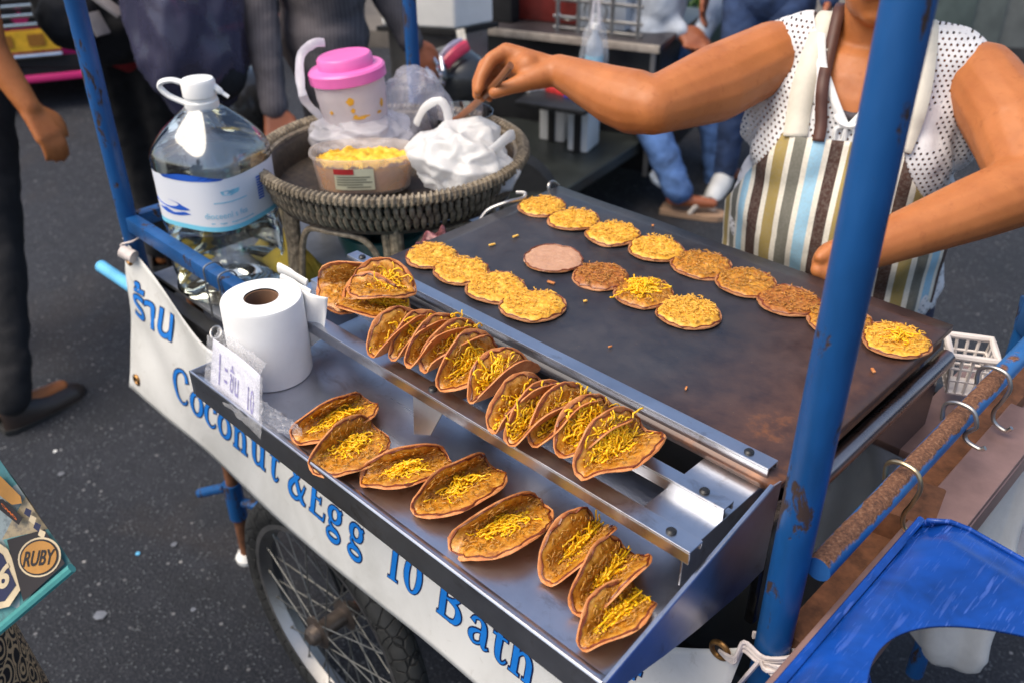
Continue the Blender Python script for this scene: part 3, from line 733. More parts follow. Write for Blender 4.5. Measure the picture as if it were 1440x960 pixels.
def ribbon(b, st, fx, extra=0, k=5, closed=False):
    """stroke [(x, y, w)...] in glyph units -> flat ribbon mapped by fx(x, y)"""
    P = [V((p[0], p[1], p[2])) for p in st]
    P = smooth_pts(P+[P[0]], k)[:-1] if closed else (smooth_pts(P, k) if len(P) > 2 else [lerp(P[0], P[1], i/4) for i in range(5)])
    n = len(P); vs = []
    for i in range(n):
        a = P[(i-1) % n] if closed else P[max(i-1, 0)]; c = P[(i+1) % n] if closed else P[min(i+1, n-1)]
        t = V((c.x-a.x, c.y-a.y)); t = t.normalized() if t.length > 1e-6 else V((1, 0))
        nn = V((-t.y, t.x)); w = P[i].z/2+extra
        e = t*extra*(-1 if i == 0 else (1 if i == n-1 else 0)) if not closed else V((0, 0))
        for sgn in (-1, 1): vs.append(fx(P[i].x+nn.x*w*sgn+e.x, P[i].y+nn.y*w*sgn+e.y))
    fs = [(2*i, 2*i+1, 2*((i+1) % n)+1, 2*((i+1) % n)) for i in range(n if closed else n-1)]
    b.add(vs, fs)
def ell(cx, cy, rx, ry, thick=.17, thin=.07, n=16):
    return ('o', [(cx+rx*cos(2*pi*i/n), cy+ry*sin(2*pi*i/n), thin+(thick-thin)*abs(cos(2*pi*i/n))**1.5) for i in range(n)])
SER = .06
GL = {
 'C': (.80, [[(.74, .74, .15), (.66, .92, .10), (.45, 1.0, .07), (.2, .86, .13), (.09, .5, .19), (.2, .14, .13), (.45, 0, .07), (.66, .08, .06), (.75, .2, .05)]]),
 'o': (.68, [ell(.32, .31, .24, .29)]),
 'c': (.60, [[(.5, .47, .15), (.45, .59, .09), (.3, .62, .06), (.13, .5, .12), (.08, .31, .17), (.13, .12, .12), (.31, .01, .06), (.46, .05, .05), (.54, .14, .04)]]),
 'n': (.72, [[(.15, .6, .15), (.15, 0, .15)], [(.02, .02, SER), (.29, .02, SER)], [(.02, .58, SER), (.15, .6, SER)], [(.18, .42, .06), (.29, .57, .07), (.41, .58, .12), (.5, .44, .15), (.51, .2, .15), (.51, 0, .15)], [(.38, .02, SER), (.65, .02, SER)]]),
 'u': (.72, [[(.15, .6, .15), (.14, .35, .15), (.16, .14, .14), (.26, .02, .08), (.37, .04, .06), (.46, .15, .05)], [(.02, .59, SER), (.16, .59, SER)], [(.5, .6, .15), (.5, 0, .15)], [(.38, .59, SER), (.5, .59, SER)], [(.5, .02, SER), (.65, .02, SER)]]),
 't': (.46, [[(.2, .82, .05), (.19, .6, .15), (.18, .3, .15), (.2, .1, .13), (.28, .01, .07), (.36, .03, .05), (.42, .11, .04)], [(.02, .58, SER), (.4, .58, SER)]]),
 'E': (.76, [[(.16, 0, .18), (.16, 1, .18)], [(.02, .965, .07), (.66, .965, .07)], [(.16, .52, .06), (.48, .52, .06)], [(.02, .035, .07), (.68, .035, .07)], [(.65, .98, .07), (.66, .78, .05)], [(.67, .02, .07), (.70, .24, .05)], [(.48, .62, .05), (.48, .42, .05)]]),
 'g': (.62, [ell(.27, .41, .19, .19, .15), ell(.28, -.13, .23, .14, .09, .13), [(.14, .25, .06), (.1, .14, .07), (.2, .06, .09), (.34, .0, .09)], [(.42, .52, .06), (.52, .6, .08)]]),
 '1': (.52, [[(.25, 1, .17), (.25, 0, .17)], [(.08, .02, SER), (.42, .02, SER)], [(.08, .86, .05), (.25, .98, .08)]]),
 '0': (.66, [ell(.31, .5, .22, .48, .17, .06)]),
 'B': (.80, [[(.16, 0, .18), (.16, 1, .18)], [(.02, .965, .07), (.4, .965, .07)], [(.02, .035, .07), (.42, .035, .07)], [(.4, .965, .07), (.58, .88, .13), (.6, .74, .17), (.52, .58, .11), (.3, .52, .06), (.16, .52, .06)], [(.3, .52, .06), (.56, .46, .11), (.66, .28, .18), (.58, .09, .12), (.42, .035, .07)]]),
 'a': (.66, [[(.12, .47, .13), (.17, .58, .08), (.3, .62, .06), (.42, .54, .12), (.45, .38, .15), (.45, .14, .15), (.5, .02, .08), (.6, .06, .04)], [(.45, .36, .05), (.26, .32, .07), (.13, .23, .12), (.11, .12, .13), (.2, .02, .07), (.33, .05, .05), (.45, .17, .04)]]),
 'h': (.72, [[(.15, 1, .15), (.15, 0, .15)], [(.02, .02, SER), (.29, .02, SER)], [(.02, .98, SER), (.15, .98, SER)], [(.18, .42, .06), (.29, .57, .07), (.41, .58, .12), (.5, .44, .15), (.51, .2, .15), (.51, 0, .15)], [(.38, .02, SER), (.65, .02, SER)]]),
 '&': (.86, [[(.72, .5, .06), (.6, .2, .08), (.4, .02, .10), (.16, .06, .14), (.09, .26, .16), (.24, .48, .13), (.42, .66, .10), (.44, .88, .10), (.32, .98, .07), (.2, .86, .13), (.26, .64, .13), (.5, .26, .15), (.66, .06, .14), (.8, .02, .06)]]),
}
def letter(ch, x0, z0, size, sx=1.0):
    for mat, ex, off, nm in ((M['inkdark'], .030, .0011, 'letter_outline'), (M['ink'], -.002, .0017, 'letter')):
        b = MB()
        for st in GL[ch][1]:
            cl = isinstance(st, tuple)
            ribbon(b, st[1] if cl else st, lambda x, y: ban(x0+x*size*sx, z0+y*size, off), ex, 5 if not cl else 2, cl)
        b.build(nm, mat, banner, False)
for ch, x, s in (('C', -.452, .066), ('o', -.392, .068), ('c', -.344, .068), ('o', -.300, .068), ('n', -.250, .068), ('u', -.196, .068), ('t', -.140, .068),
                 ('&', -.082, .062), ('E', -.022, .058), ('g', .026, .064), ('g', .080, .064), ('1', .172, .058), ('0', .207, .058), ('B', .275, .064), ('a', .336, .066), ('t', .380, .066), ('h', .412, .066)):
    letter(ch, x, .668, s)
def font_mesh(body, offset=0.0, space=1.0):
    cu = bpy.data.curves.new('t', 'FONT'); cu.body = body; cu.size = 1; cu.offset = offset; cu.resolution_u = 4; cu.space_character = space
    ob = link(bpy.data.objects.new('t', cu)); dg = bpy.context.evaluated_depsgraph_get(); dg.update()
    me = bpy.data.meshes.new_from_object(ob.evaluated_get(dg))
    vs = [v.co.copy() for v in me.vertices]; fs = [tuple(p.vertices) for p in me.polygons]
    bpy.data.objects.remove(ob); bpy.data.meshes.remove(me); return vs, fs
def print_text(body, fx, mat, parent, name='lettering', offset=0.0, space=1.0):
    vs, fs = font_mesh(body, offset, space); b = MB(); b.add([fx(p.x, p.y) for p in vs], fs); return b.build(name, mat, parent, False)
TH = '\u0e23\u0e49\u0e32\u0e19'      # the shop word on the upper line
for mat, ofs, d, nm in ((M['inkdark'], .035, .0011, 'letter_outline'), (M['ink'], .012, .0017, 'letter')):
    print_text(TH, lambda x, y: ban(-.602+x*.098, .775+y*.085, d), mat, banner, nm, ofs)
    print_text('\u0e44\u0e02\u0e48', lambda x, y: ban(.575+x*.07, .745+y*.06, d), mat, banner, nm, ofs)
for gx, gz in ((-.615, .880), (-.598, .637), (.676, .885)):
    c = ban(gx, gz, .001); b = MB()
    pts = [c+V((.0095*cos(a), -.001, .0095*sin(a))) for a in [2*pi*i/20 for i in range(20)]]; b.tube(pts, .0032, 8, closed=True)
    g_ = b.build('grommet', simple('brass', (.32, .17, .06), .4, .9, .3, 60), banner)
    b = MB(); b.lathe(c, [(.0085, 0), (.0085, .0012)], 20, Matrix.Rotation(pi/2, 3, 'X')); b.build('hole', M['blackmat'], g_)
M['string'] = simple('white_string', (.62, .55, .52), .8, 0, .15, 80, .5)
b = MB()
a = ban(.676, .885, .003)
for k in range(3):
    b.tube(smooth_pts([a, a+V((.02, -.006, .004+.004*k)), V((XR-.02, YF-.021, .905+.006*k)), V((XR+.004, YF-.022, .905+.005*k)), V((XR+.022, YF+.002, .905+.004*k)), V((XR, YF+.022, .904)), V((XR-.022, YF, .905+.003*k))], 5), .0022, 6)
b.tube(smooth_pts([V((XR, YF-.021, .908)), V((XR-.004, YF-.034, .895)), V((XR-.012, YF-.03, .87)), V((XR-.020, YF-.026, .850))], 4), [.004]*9+[.002]*4, 6, flat=.5)
b.tube(smooth_pts([V((XR, YF-.021, .908)), V((XR+.012, YF-.032, .912)), V((XR+.034, YF-.02, .918))], 4), [.003]*5+[.0018]*4, 6, flat=.5)
for k in range(9):
    rr = random.Random(k); b.tube(smooth_pts([V((XR+.004, YF-.024, .908)), V((XR+.018+rr.uniform(0, .012), YF-.03, .915+rr.uniform(-.01, .01))), V((XR+.03+rr.uniform(0, .02), YF-.02, .915+rr.uniform(-.012, .016)))], 3), .0014, 5)
b.build('tie', M['string'], banner)
b = MB(); a = ban(-.622, .885, .003)
b.tube(smooth_pts([a, V((XL-.002, YF-.024, .905)), V((XL+.02, YF-.01, .915)), V((XL+.012, YF+.014, .918)), V((XL-.015, YF+.01, .915)), V((XL-.018, YF-.012, .908))], 4), .0018, 6)
b.tube([(-.612, -.062, .902), (-.588, -.052, .895)], .012, 12)
b.build('tie', M['string'], banner)

# ------------------------------------------------------------------ paper roll
M['paper'] = simple('tissue_paper', (.74, .74, .73), .9, 0, .03, 40, .3, .0006)
M['card'] = simple('brown_card', (.19, .10, .055), .9, 0, .15, 60, .2)
rc = V((.046, -.154, TZ+.0015)); H = .110
roll_ = thing('paper_roll', 'white toilet paper roll standing on end in the tray', 'paper roll', rc)
b = MB()
prof = [(.0215, 0), (.049, 0), (.0505, .003), (.0512, .05), (.0505, H-.004), (.049, H-.0005), (.040, H+.0012), (.030, H-.0005), (.0215, H)]
b.lathe(rc, prof, 64, None, False, False); o = b.build('paper', M['paper'], roll_, auto=50)
b = MB(); b.lathe(rc, [(.0213, 0), (.0213, H-.002), (.0198, H-.002), (.0198, 0)], 40, None, False, False); b.build('core_tube', M['card'], roll_, auto=50)
b = MB()
# loose tail leaving the far side of the roll and hanging towards the rack
e1 = V((.707, .702, 0)); toc = V((.6, -.6, 0))
def tail(u, v):
    p = rc + e1*(.047+.036*u**.9*(.35+.65*(1-v)+.3*v)) + V((-.014*(1-u), .014*(1-u), 0)) + V((0, 0, lerp(H-.002, .022+.028*u, v)))
    p += V((.7, -.7, 0))*(.004*sin(4*v+3*u)); return p
b.grid(8, 16, tail); b.build('loose_sheet', M['paper'], roll_, solid=.0005)

# ------------------------------------------------------------------ price card in a clear bag, leaning on the roll
M['clear'] = glassy('clear_bag', (1, 1, 1), .12, .05)
card = thing('price_card', 'handwritten white price card wrapped in clear plastic, leaning before the paper roll', 'price card', PX(325, 570, 'z', TZ))
c0, c1 = PX(296, 540, 'z', TZ+.004), PX(364, 604, 'z', TZ+.004)
t0, t1 = PX(300, 476, 'y', c0.y+.014), PX(366, 527, 'y', c1.y+.016)
b = MB(); b.grid(6, 6, lambda u, v: lerp(lerp(c0, c1, u), lerp(t0, t1, u), v) + V((0, .002*sin(pi*u), 0)))
b.build('card', simple('white_card', (.66, .66, .74), .7, 0, .04, 30), card, solid=.0008)
M['pen'] = simple('purple_marker', (.16, .13, .42), .6, 0, .25, 60)
cn = (c1-c0).cross(t0-c0).normalized(); cn = cn if cn.dot(CAM-c0) > 0 else -cn
def cardp(x, y): return lerp(lerp(c0, c1, x), lerp(t0, t1, x), y) + V((0, .002*sin(pi*x), 0)) + cn*.0012
b = MB()
ribbon(b, [(.18, .16, .025), (.17, .80, .025)], cardp); ribbon(b, [(.30, .60, .06), (.31, .54, .06)], cardp); ribbon(b, [(.30, .36, .06), (.31, .30, .06)], cardp)
b.build('lettering', M['pen'], card, False)
print_text('\u0e0a\u0e34\u0e49\u0e19', lambda x, y: cardp(.38+x*.17, .22+y*.62), M['pen'], card, 'lettering', .01)
print_text('10', lambda x, y: cardp(.73+x*.17, .18+y*.62), M['pen'], card, 'lettering', .012)
M['clear2'] = film('crinkled_clear_bag', (.92, .92, .94), .27, .10, 90)
b = MB()
def wrap(u, v):
    p = lerp(lerp(c0, c1, u*1.18-.04), lerp(t0, t1, u*1.18-.04), v*1.1-.03) + cn*(.006+.004*noise.noise(V((u*9, v*9, 3)))) ; return p
b.grid(30, 24, wrap)
def wrap2(u, v):
    p = lerp(c1, c1+V((.05, .028, 0)), u) + V((0, 0, v*.052*(1-.75*u))) + cn*(.006*noise.noise(V((u*12, v*12, 8)))) + V((0, 0, .001)); return p
b.grid(18, 16, wrap2)
def wrap3(u, v):
    p = lerp(t0, t1, u)*(1) + V((.0, .010*v, .012*v+.006*noise.noise(V((u*14, v*9, 1))))) ; return p
b.grid(20, 8, wrap3)
b.build('plastic_wrap', M['clear2'], card, auto=40)
# metal clip at the tray corner
b = MB(); p = PX(304, 468, 'z', TZ+.02)
clip = thing('bulldog_clip', 'small dark metal clip at the tray corner behind the price card', 'clip', p)
b.tube([p+V((.011*cos(a), .006*sin(a), .006*sin(a))) for a in [2*pi*i/16 for i in range(16)]], .0022, 8, closed=True); b.build('loop', M['steel'], clip)
b = MB(); b.box(p+V((.012, .004, -.010)), (.02, .012, .02), Matrix.Rotation(.5, 3, 'Y'), .002); b.build('jaw', M['black'], clip)

# two white spoons / scrapers lying at the rack end by the roll
for i, (x0, y0, x1, y1, m, lab, w) in enumerate(((391, 377, 432, 398, 'white', 'white plastic spatula lying on the rack end beyond the paper roll', .009), (395, 392, 437, 412, 'white', 'short white plastic spoon under the spatula at the rack end', .008))):
    a, c = PX(x0, y0, 'z', 1.062-.006*i), PX(x1, y1, 'z', 1.052-.006*i); b = MB(); b.tube(smooth_pts([a, lerp(a, c, .3)+V((0, 0, .002)), c], 5), [w*.75]+[w]*3+[w*.9]*3+[w*.7]*4, 10, flat=.35)
    o = b.build('spatula', M[m], origin_at=a, smooth=True); tag(o, lab, 'spatula')

# ------------------------------------------------------------------ big water bottle on the deck
M['pet'] = glassy('clear_bottle_plastic', (.98, .99, 1.0), .05, .10)
def water_mat():
    return glassy('clear_water', (.96, .97, .95), .02, .02, 1.12)
M['water'] = water_mat()
bc = V((-.468, .074, .834))
bot = thing('water_bottle', 'large clear plastic water jug with white screw cap and carry handle', 'bottle', bc)
ang = Matrix.Rotation(radians(20), 3, 'Z')
R0 = .083
def bp(z):       # outer profile radius by height, ribbed body
    if z < .012: return R0*(.90+.10*(z/.012))
    if z < .132: return R0*(1-.035*max(0, sin((z-.012)/.12*pi*3))**2)
    if z < .222: return R0*(1.0 if (z < .136 or z > .218) else .985)
    if z < .232: return R0*(1.0-.01*sin((z-.222)/.01*pi))
    if z < .305: q = (z-.232)/.073; return R0*(1-.73*q**1.55)
    return .0225
zs = [0, .002, .006, .012]+[.012+.12*i/28 for i in range(1, 29)]+[.136, .15, .17, .19, .205, .218, .222, .226, .229, .232]+[.232+.073*i/12 for i in range(1, 13)]+[.315]
b = MB(); b.lathe(bc, [(bp(z), z) for z in zs], 56, ang, True, False, sq=3.2); b.build('body', M['pet'], bot, auto=60)
b = MB(); b.lathe(bc, [(bp(z)-.0012, z) for z in [z+.0012 for z in zs if z < .227]]+[(bp(.230)-.0012, .231)], 56, ang, True, True, sq=3.2); b.build('water', M['water'], bot, auto=60)
def label_mat():
    t = NT('bottle_label'); uv = t.coord('UV'); sx = t.node('ShaderNodeSeparateXYZ'); t.l.new(uv, sx.inputs[0])
    v = sx.outputs[1]; n = t.noise(6, 3, .5, uv)
    band = t.ramp(v, [(.0, (.20, .62, .80)), (.085, (.20, .62, .80)), (.10, (.74, .76, .80)), (1, (.72, .75, .82))])
    t.set('Base Color', band); t.set('Roughness', .35); return t.m
b = MB()
def lab(u, v):
    a = lerp(radians(-215), radians(75), u); z = lerp(.136, .218, v); ca, sa = cos(a), sin(a); q = (abs(ca)**3.2+abs(sa)**3.2)**(-1/3.2)
    return bc + ang @ V((bp(z)*q*ca+.0008*ca, bp(z)*q*sa+.0008*sa, z))
b.grid(60, 4, lab); b.grid(24, 4, lambda u, v: lab(1+u*70/290, v), lambda u, v: (u, v)); lb = b.build('paper_label', label_mat(), bot, auto=60)
M['labelblue'] = simple('label_blue', (.02, .11, .55), .4, 0, .1, 30); M['labelpale'] = simple('label_pale_blue', (.25, .56, .72), .4, 0, .1, 30)
def labp(u, v):
    p = lab(u, v); d = (p-bc); d.z = 0; return p+d.normalized()*.0007
b = MB()
ribbon(b, [(.33, .50, .10), (.36, .46, .12), (.40, .40, .10), (.45, .42, .06)], labp); ribbon(b, [(.33, .34, .04), (.38, .26, .05), (.45, .32, .04)], labp)
b.build('label_wave', M['labelblue'], lb, False)
b = MB(); ribbon(b, [(.86, .45, .10), (.89, .42, .12), (.93, .36, .08)], labp); b.build('label_wave', M['labelblue'], lb, False)
b = MB()
for i in range(9): ribbon(b, [(.742, .38+i*.052, .03), (.775, .38+i*.052, .03)], labp, 0, 2)
b.build('barcode', M['labelblue'], lb, False)
print_text('dioceenl s fea', lambda x, y: labp(.52+x*.028, .26+y*.16), M['labelpale'], lb, 'lettering')
b = MB(); ribbon(b, [(.54, .16, .02), (.70, .16, .02)], labp, 0, 4); ribbon(b, [(.56, .56, .02), (.68, .56, .02)], labp, 0, 4); ribbon(b, [(.60, .78, .03), (.62, .70, .05), (.64, .78, .03)], labp, 0, 4)
b.build('label_lines', M['labelpale'], lb, False)
b = MB(); ribbon(b, [(.36, .985, .05), (.42, 1.0, .10), (.50, 1.03, .12), (.60, 1.0, .03)], labp, 0, 5); b.build('label_wave', M['labelblue'], lb, False)
b = MB(); b.lathe(bc, [(.0255, .301), (.0265, .304), (.0265, .312), (.0245, .314), (.0245, .318), (.0262, .320), (.0262, .340), (.0235, .344), (.0005, .3445)], 40, None, True, True); cap_ = b.build('cap', M['white'], bot, auto=40)
b = MB(); hd = RIGHT*-1; hd = V((hd.x, hd.y, 0)).normalized()
b.tube(smooth_pts([bc+hd*.024+V((0, 0, .338)), bc+hd*.040+V((0, 0, .342)), bc+hd*.056+V((0, 0, .339)), bc+hd*.060+V((0, 0, .331)), bc+hd*.048+V((0, 0, .318)), bc+hd*.026+V((0, 0, .308))], 5), .0042, 8, flat=1.6)
b.build('carry_handle', M['white'], bot)
b = MB()
b.tube(smooth_pts([bc-hd*.022+V((0, 0, .334)), bc-hd*.032+V((0, 0, .325)), bc-hd*.044+V((0, 0, .316))], 4), [.005]*5+[.003]*4, 8, flat=1.5)
b.build('tear_tab', M['white'], cap_)
for _o in [bot]: _o.scale = (1.07, 1.07, 1.12)
# folded yellow cloth seen through the jug's foot
b = MB(); b.grid(20, 16, lambda u, v: V((-.47+.20*(u-.5), .19+.07*(v-.5), .836+.055*sin(pi*u)*sin(pi*v)+.016*abs(noise.noise(V((u*4, v*4, 3))))+.012*sin(pi*u)*sin(pi*v))))
o = b.build('cleaning_cloth', simple('yellow_cloth', (.55, .40, .06), .85, 0, .2, 20, .4), origin_at=(-.47, .21, .836), solid=.004); tag(o, 'crumpled yellow cloth on the deck behind the water jug', 'cloth')
# wire hooks over the front rail
for i, (x, l) in enumerate(((-.33, .075), (-.285, .06))):
    b = MB(); b.tube(smooth_pts([V((x, YF-.016, .944-l)), V((x, YF-.016, .94)), V((x, YF-.014, .962)), V((x, YF+.004, .965)), V((x, YF+.016, .955)), V((x+.004, YF+.016, .93))], 4), .0016, 6)
    o = b.build('wire_hook', M['steel'], origin_at=(x, YF, .94)); tag(o, ('longer' if i == 0 else 'shorter')+' thin wire hook over the blue rail before the jug', 'hook', 'wire hooks on the rail')

# ------------------------------------------------------------------ wicker basket stand
def cane(name, d, m_, l_):
    t = NT(name); co = t.coord('Object'); n1 = t.noise(90, 5, .65, co); n2 = t.noise(14, 4, .6, co)
    t.set('Base Color', t.mix(t.ramp(n1, [(.3, d), (.55, m_), (.8, l_)]), d, t.ramp(n2, [(.5, 0.0), (.72, .6)]))); t.set('Roughness', .55); t.bump(n1, .4, .001); return t.m
M['cane'] = cane('grey_brown_cane', (.06, .046, .030), (.26, .21, .145), (.46, .39, .28))
M['canedark'] = cane('dark_cane', (.015, .011, .008), (.05, .036, .024), (.10, .075, .05))
BC = V((-.33, .36, 0)); BR, BZ = .243, 1.055
bask = thing('wicker_basket', 'round grey brown wicker basket stand with bent cane legs', 'basket', (BC.x, BC.y, .834))
def ring(r, z, n=72, wob=0): return [BC+V((r*cos(2*pi*i/n), r*sin(2*pi*i/n), z+wob*sin(i*2.7))) for i in range(n)]
b = MB(); b.tube(ring(BR, BZ), .0088, 8, closed=True); b.tube(ring(BR-.012, BZ-.006), .006, 6, closed=True)
rim = b.build('rim', M['cane'], bask)
b = MB()
for i in range(150):       # lashing round the rim
    a = 2*pi*i/150; c = BC+V((BR*cos(a), BR*sin(a), BZ)); er = V((cos(a), sin(a), 0)); et = V((-sin(a), cos(a), 0))
    b.tube([c+er*.0098*cos(q)+V((0, 0, .0098*sin(q)))+et*(.0014*q-.003) for q in (-1.3, -.3, .7, 1.7, 2.7, 3.5)], .0030, 5, cap=False)
o = b.build('rim_lashing', M['cane'], rim); o['kind'] = 'stuff'
b = MB(); NW = 112
for row, (za, zb, ra, rb_) in enumerate(((BZ-.010, BZ-.037, BR-.003, BR-.013), (BZ-.030, BZ-.062, BR-.010, BR-.024))):
    for i in range(NW):
        a = 2*pi*(i+.5*row)/NW; rr = random.Random(i*3+row); a += rr.uniform(-.006, .006)
        pts = [BC+V(((lerp(ra, rb_, t)+.0045*sin(pi*t))*cos(a+.012*t), (lerp(ra, rb_, t)+.0045*sin(pi*t))*sin(a+.012*t), lerp(za, zb, t))) for t in (0, .3, .7, 1)]
        b.tube(pts, [.0026, .0043, .0043, .0026], 6, flat=1.25)
o = b.build('weave', M['cane'], bask); o['kind'] = 'stuff'
b = MB()
for r, z in ((BR-.013, BZ-.020), (BR-.018, BZ-.045), (BR-.026, BZ-.064)): b.tube(ring(r, z), .0058, 6, closed=True)
b.build('hoop', M['canedark'], bask)
b = MB(); b.lathe(BC, [(.001, BZ-.056), (BR-.027, BZ-.056), (BR-.020, BZ-.02), (BR-.014, BZ-.004)], 64, None, False, False); b.build('lining', M['canedark'], bask, solid=.003)
lr = BR-.034
cdir = math.atan2(-.707, .707)     # towards the street front
la = [cdir-2.24, cdir-.95, cdir+.10, cdir+1.0, cdir+2.3]
for a in la:
    top = BC+V((lr*cos(a), lr*sin(a), BZ-.062)); bt = BC+V(((lr+.012)*cos(a), (lr+.012)*sin(a), .836))
    b = MB(); b.tube(smooth_pts([top+V((0, 0, .02)), lerp(top, bt, .5)+V((.002, .001, 0)), bt], 4), .0125, 10); b.tube(smooth_pts([top+V((.018*sin(a), -.018*cos(a), .01)), lerp(top, bt, .5)+V((.014*sin(a), -.014*cos(a), 0)), bt+V((.012*sin(a), -.012*cos(a), 0))], 4), .0075, 8)
    b.build('leg', M['cane'], bask)
for i in range(5):         # bent cane arches between the legs
    a0, a1 = la[i], la[(i+1) % 5]+(2*pi if i == 4 else 0); pts = []
    for k in range(13):
        t = k/12; a = lerp(a0+.07, a1-.07, t); h = BZ-.075-.115*(abs(2*t-1)**5)
        pts.append(BC+V(((lr+.004)*cos(a), (lr+.004)*sin(a), h)))
    b = MB(); b.tube(smooth_pts(pts, 2), .0058, 8); b.build('cane_arch', M['cane'], bask)

# things under and in the basket
b = MB(); c = BC+V((-.01, -.03, .834)); b.lathe(c, [(.05, .0), (.075, .02), (.085, .055), (.088, .075), (.084, .078), (.078, .055), (.055, .012)], 32, None, True, False)
o = b.build('enamel_bowl', simple('dark_teal_enamel', (.02, .10, .10), .3, 0, .3, 12), origin_at=c); tag(o, 'dark teal bowl standing on the deck under the wicker basket', 'bowl')
b = MB(); c = BC+V((-.02, -.02, .905)); b.lathe(c, [(.03, .0), (.055, .01), (.06, .045), (.052, .05), (.001, .052)], 24, None, True, True, sq=3)
o = b.build('tin', simple('grey_tin', (.22, .20, .20), .35, .7, .4, 10), origin_at=c); tag(o, 'grey tin inside the teal bowl under the wicker basket', 'tin')
b = MB(); c = V((-.09, .15, .834)); b.box(c+V((0, 0, .05)), (.10, .07, .10), Matrix.Rotation(.5, 3, 'Z'), .008)
o = b.build('carton', simple('teal_carton', (.05, .30, .30), .5, 0, .2, 12), origin_at=c); tag(o, 'teal carton on the deck at the rack end', 'carton')
b = MB(); c = V((-.07, .30, .834)); b.box(c+V((0, 0, .065)), (.09, .12, .13), Matrix.Rotation(.2, 3, 'Z'), .01)
o = b.build('carton', simple('grey_green_carton', (.10, .12, .11), .6, 0, .2, 12), origin_at=c); tag(o, 'grey green carton on the deck between basket and griddle', 'carton')
b = MB()
c = V((-.075, .235, .985)); b.grid(14, 14, lambda u, v: c+V((.06*(u-.5), .05*(v-.5), .02*noise.noise(V((u*4, v*4, 1)))+.02*sin(pi*u))))
o = b.build('crisp_packet', simple('red_silver_packet', (.22, .08, .09), .3, .3, .9, 60), origin_at=c, solid=.002); tag(o, 'crumpled red and silver packet beside the griddle', 'packet')

FLZ = BZ-.052
M['milky'] = film('milky_tub', (.88, .80, .78), .84, .35, 15)
# tub with the pink lid
tc = V((-.475, .400, FLZ+.004)); tr = Matrix.Rotation(radians(-6), 3, V((FWD.x, FWD.y, 0)).normalized())
tub = thing('plastic_tub', 'milky plastic tub with a bright pink lid smeared with yolk', 'tub', tc)
TH_ = .160
b = MB(); b.lathe(tc, [(.052, 0), (.055, .004)]+[(.055+.012*(k/12)+.0012*(k % 2), .01+k*.0096) for k in range(13)]+[(.068, TH_)], 48, tr, True, False); b.build('tub_wall', M['milky'], tub, auto=60)
M['pink'] = simple('pink_plastic', (.82, .16, .46), .33, 0, .06, 15)
b = MB(); b.lathe(tc, [(.070, TH_-.016), (.0735, TH_-.014), (.0735, TH_+.004), (.070, TH_+.008), (.058, TH_+.009), (.0535, TH_+.010), (.0525, TH_+.026), (.049, TH_+.030), (.001, TH_+.030)], 56, tr, True, True); b.build('lid', M['pink'], tub, auto=40)
M['yolk'] = simple('yolk_smear', (.72, .36, .03), .35, 0, .2, 60)
b = MB(); vd = (CAM-tc); vd.z = 0; vd.normalize()
for (az, z, sx, sz) in ((-.05, .118, .007, .008), (-.02, .100, .004, .005), (.12, .084, .012, .003), (.30, .086, .010, .002), (.02, .088, .004, .004), (.95, .100, .005, .009), (.8, .085, .006, .003), (-.7, .098, .004, .004)):
    dr = Matrix.Rotation(az, 3, 'Z') @ vd; p = tc + tr @ (dr*(.0575+.012*(z/TH_)) + V((0, 0, z))); sd_ = V((-dr.y, dr.x, 0))
    n = 12; b.add([p+dr*.0015]+[p+sd_*sx*cos(2*pi*i/n)*(1+.3*sin(i*2.3))+V((0, 0, sz*sin(2*pi*i/n))) + dr*.0008 for i in range(n)], [(0, 1+i, 1+(i+1) % n) for i in range(n)])
b.build('yolk_smears', M['yolk'], tub)
# open tub of chopped yellow filling
oc = PX(514, 258, 'z', FLZ+.006); oc.z = FLZ+.003
ot = thing('food_container', 'oval plastic container filled with yellow shredded egg and a printed sticker', 'container', oc)
yr = Matrix.Rotation(YAW-pi/2+.06, 3, 'Z')
b = MB(); b.lathe(oc, [(.070, 0), (.074, .003), (.081, .062), (.085, .064), (.085, .068), (.081, .068), (.0785, .062), (.072, .005)], 56, yr, True, False, sx=1.12, sy=.70, sq=2.6); b.build('tub_wall', film('clear_tub', (.86, .78, .72), .30, .3, 15), ot, auto=50)
b = MB()
b.grid(44, 30, lambda u, v: oc + yr @ V((.076*1.10*(2*u-1)*math.sqrt(max(0, 1-.5*(2*v-1)**2)), .076*.68*(2*v-1)*math.sqrt(max(0, 1-.5*(2*u-1)**2)), .052+.010*noise.noise(V((u*9, v*7, 2)))+.005*noise.noise(V((u*30, v*24, 7))) )))
b.build('egg_filling', food_mat('shredded_egg_yellow', (.55, .26, .01), (.78, .46, .02), (.86, .60, .08), .45), ot, auto=180)
b = MB(); b.lathe(oc, [(.068, .004), (.0775, .05)], 56, yr, True, False, sx=1.12, sy=.70, sq=2.6); b.build('filling_side', food_mat('egg_mass', (.60, .20, .03), (.74, .34, .06), (.80, .48, .16), .5, scale=40), ot)
def stk(u, v):
    x = lerp(-.048, .022, u); z = lerp(.012, .052, v); r = (lerp(.074, .081, z/.062)); yy = -r*.70*(1-abs(x/(r*1.12))**2.6)**(1/2.6)
    return oc + yr @ V((x, yy-.0012, z))
b = MB(); b.grid(10, 4, stk); st_ = b.build('sticker', simple('pale_green_sticker', (.62, .60, .42), .5, 0, .06, 40), ot)
def stk2(u, v): 
    p = stk(u, v); d = (p-oc); d.z = 0; return p+d.normalized()*.0008
b = MB(); ribbon(b, [(.0, .87, .26), (.5, .87, .26)], stk2, 0, 4); b.build('sticker_band', simple('red_ink', (.45, .03, .03), .5), st_, False)
b = MB()
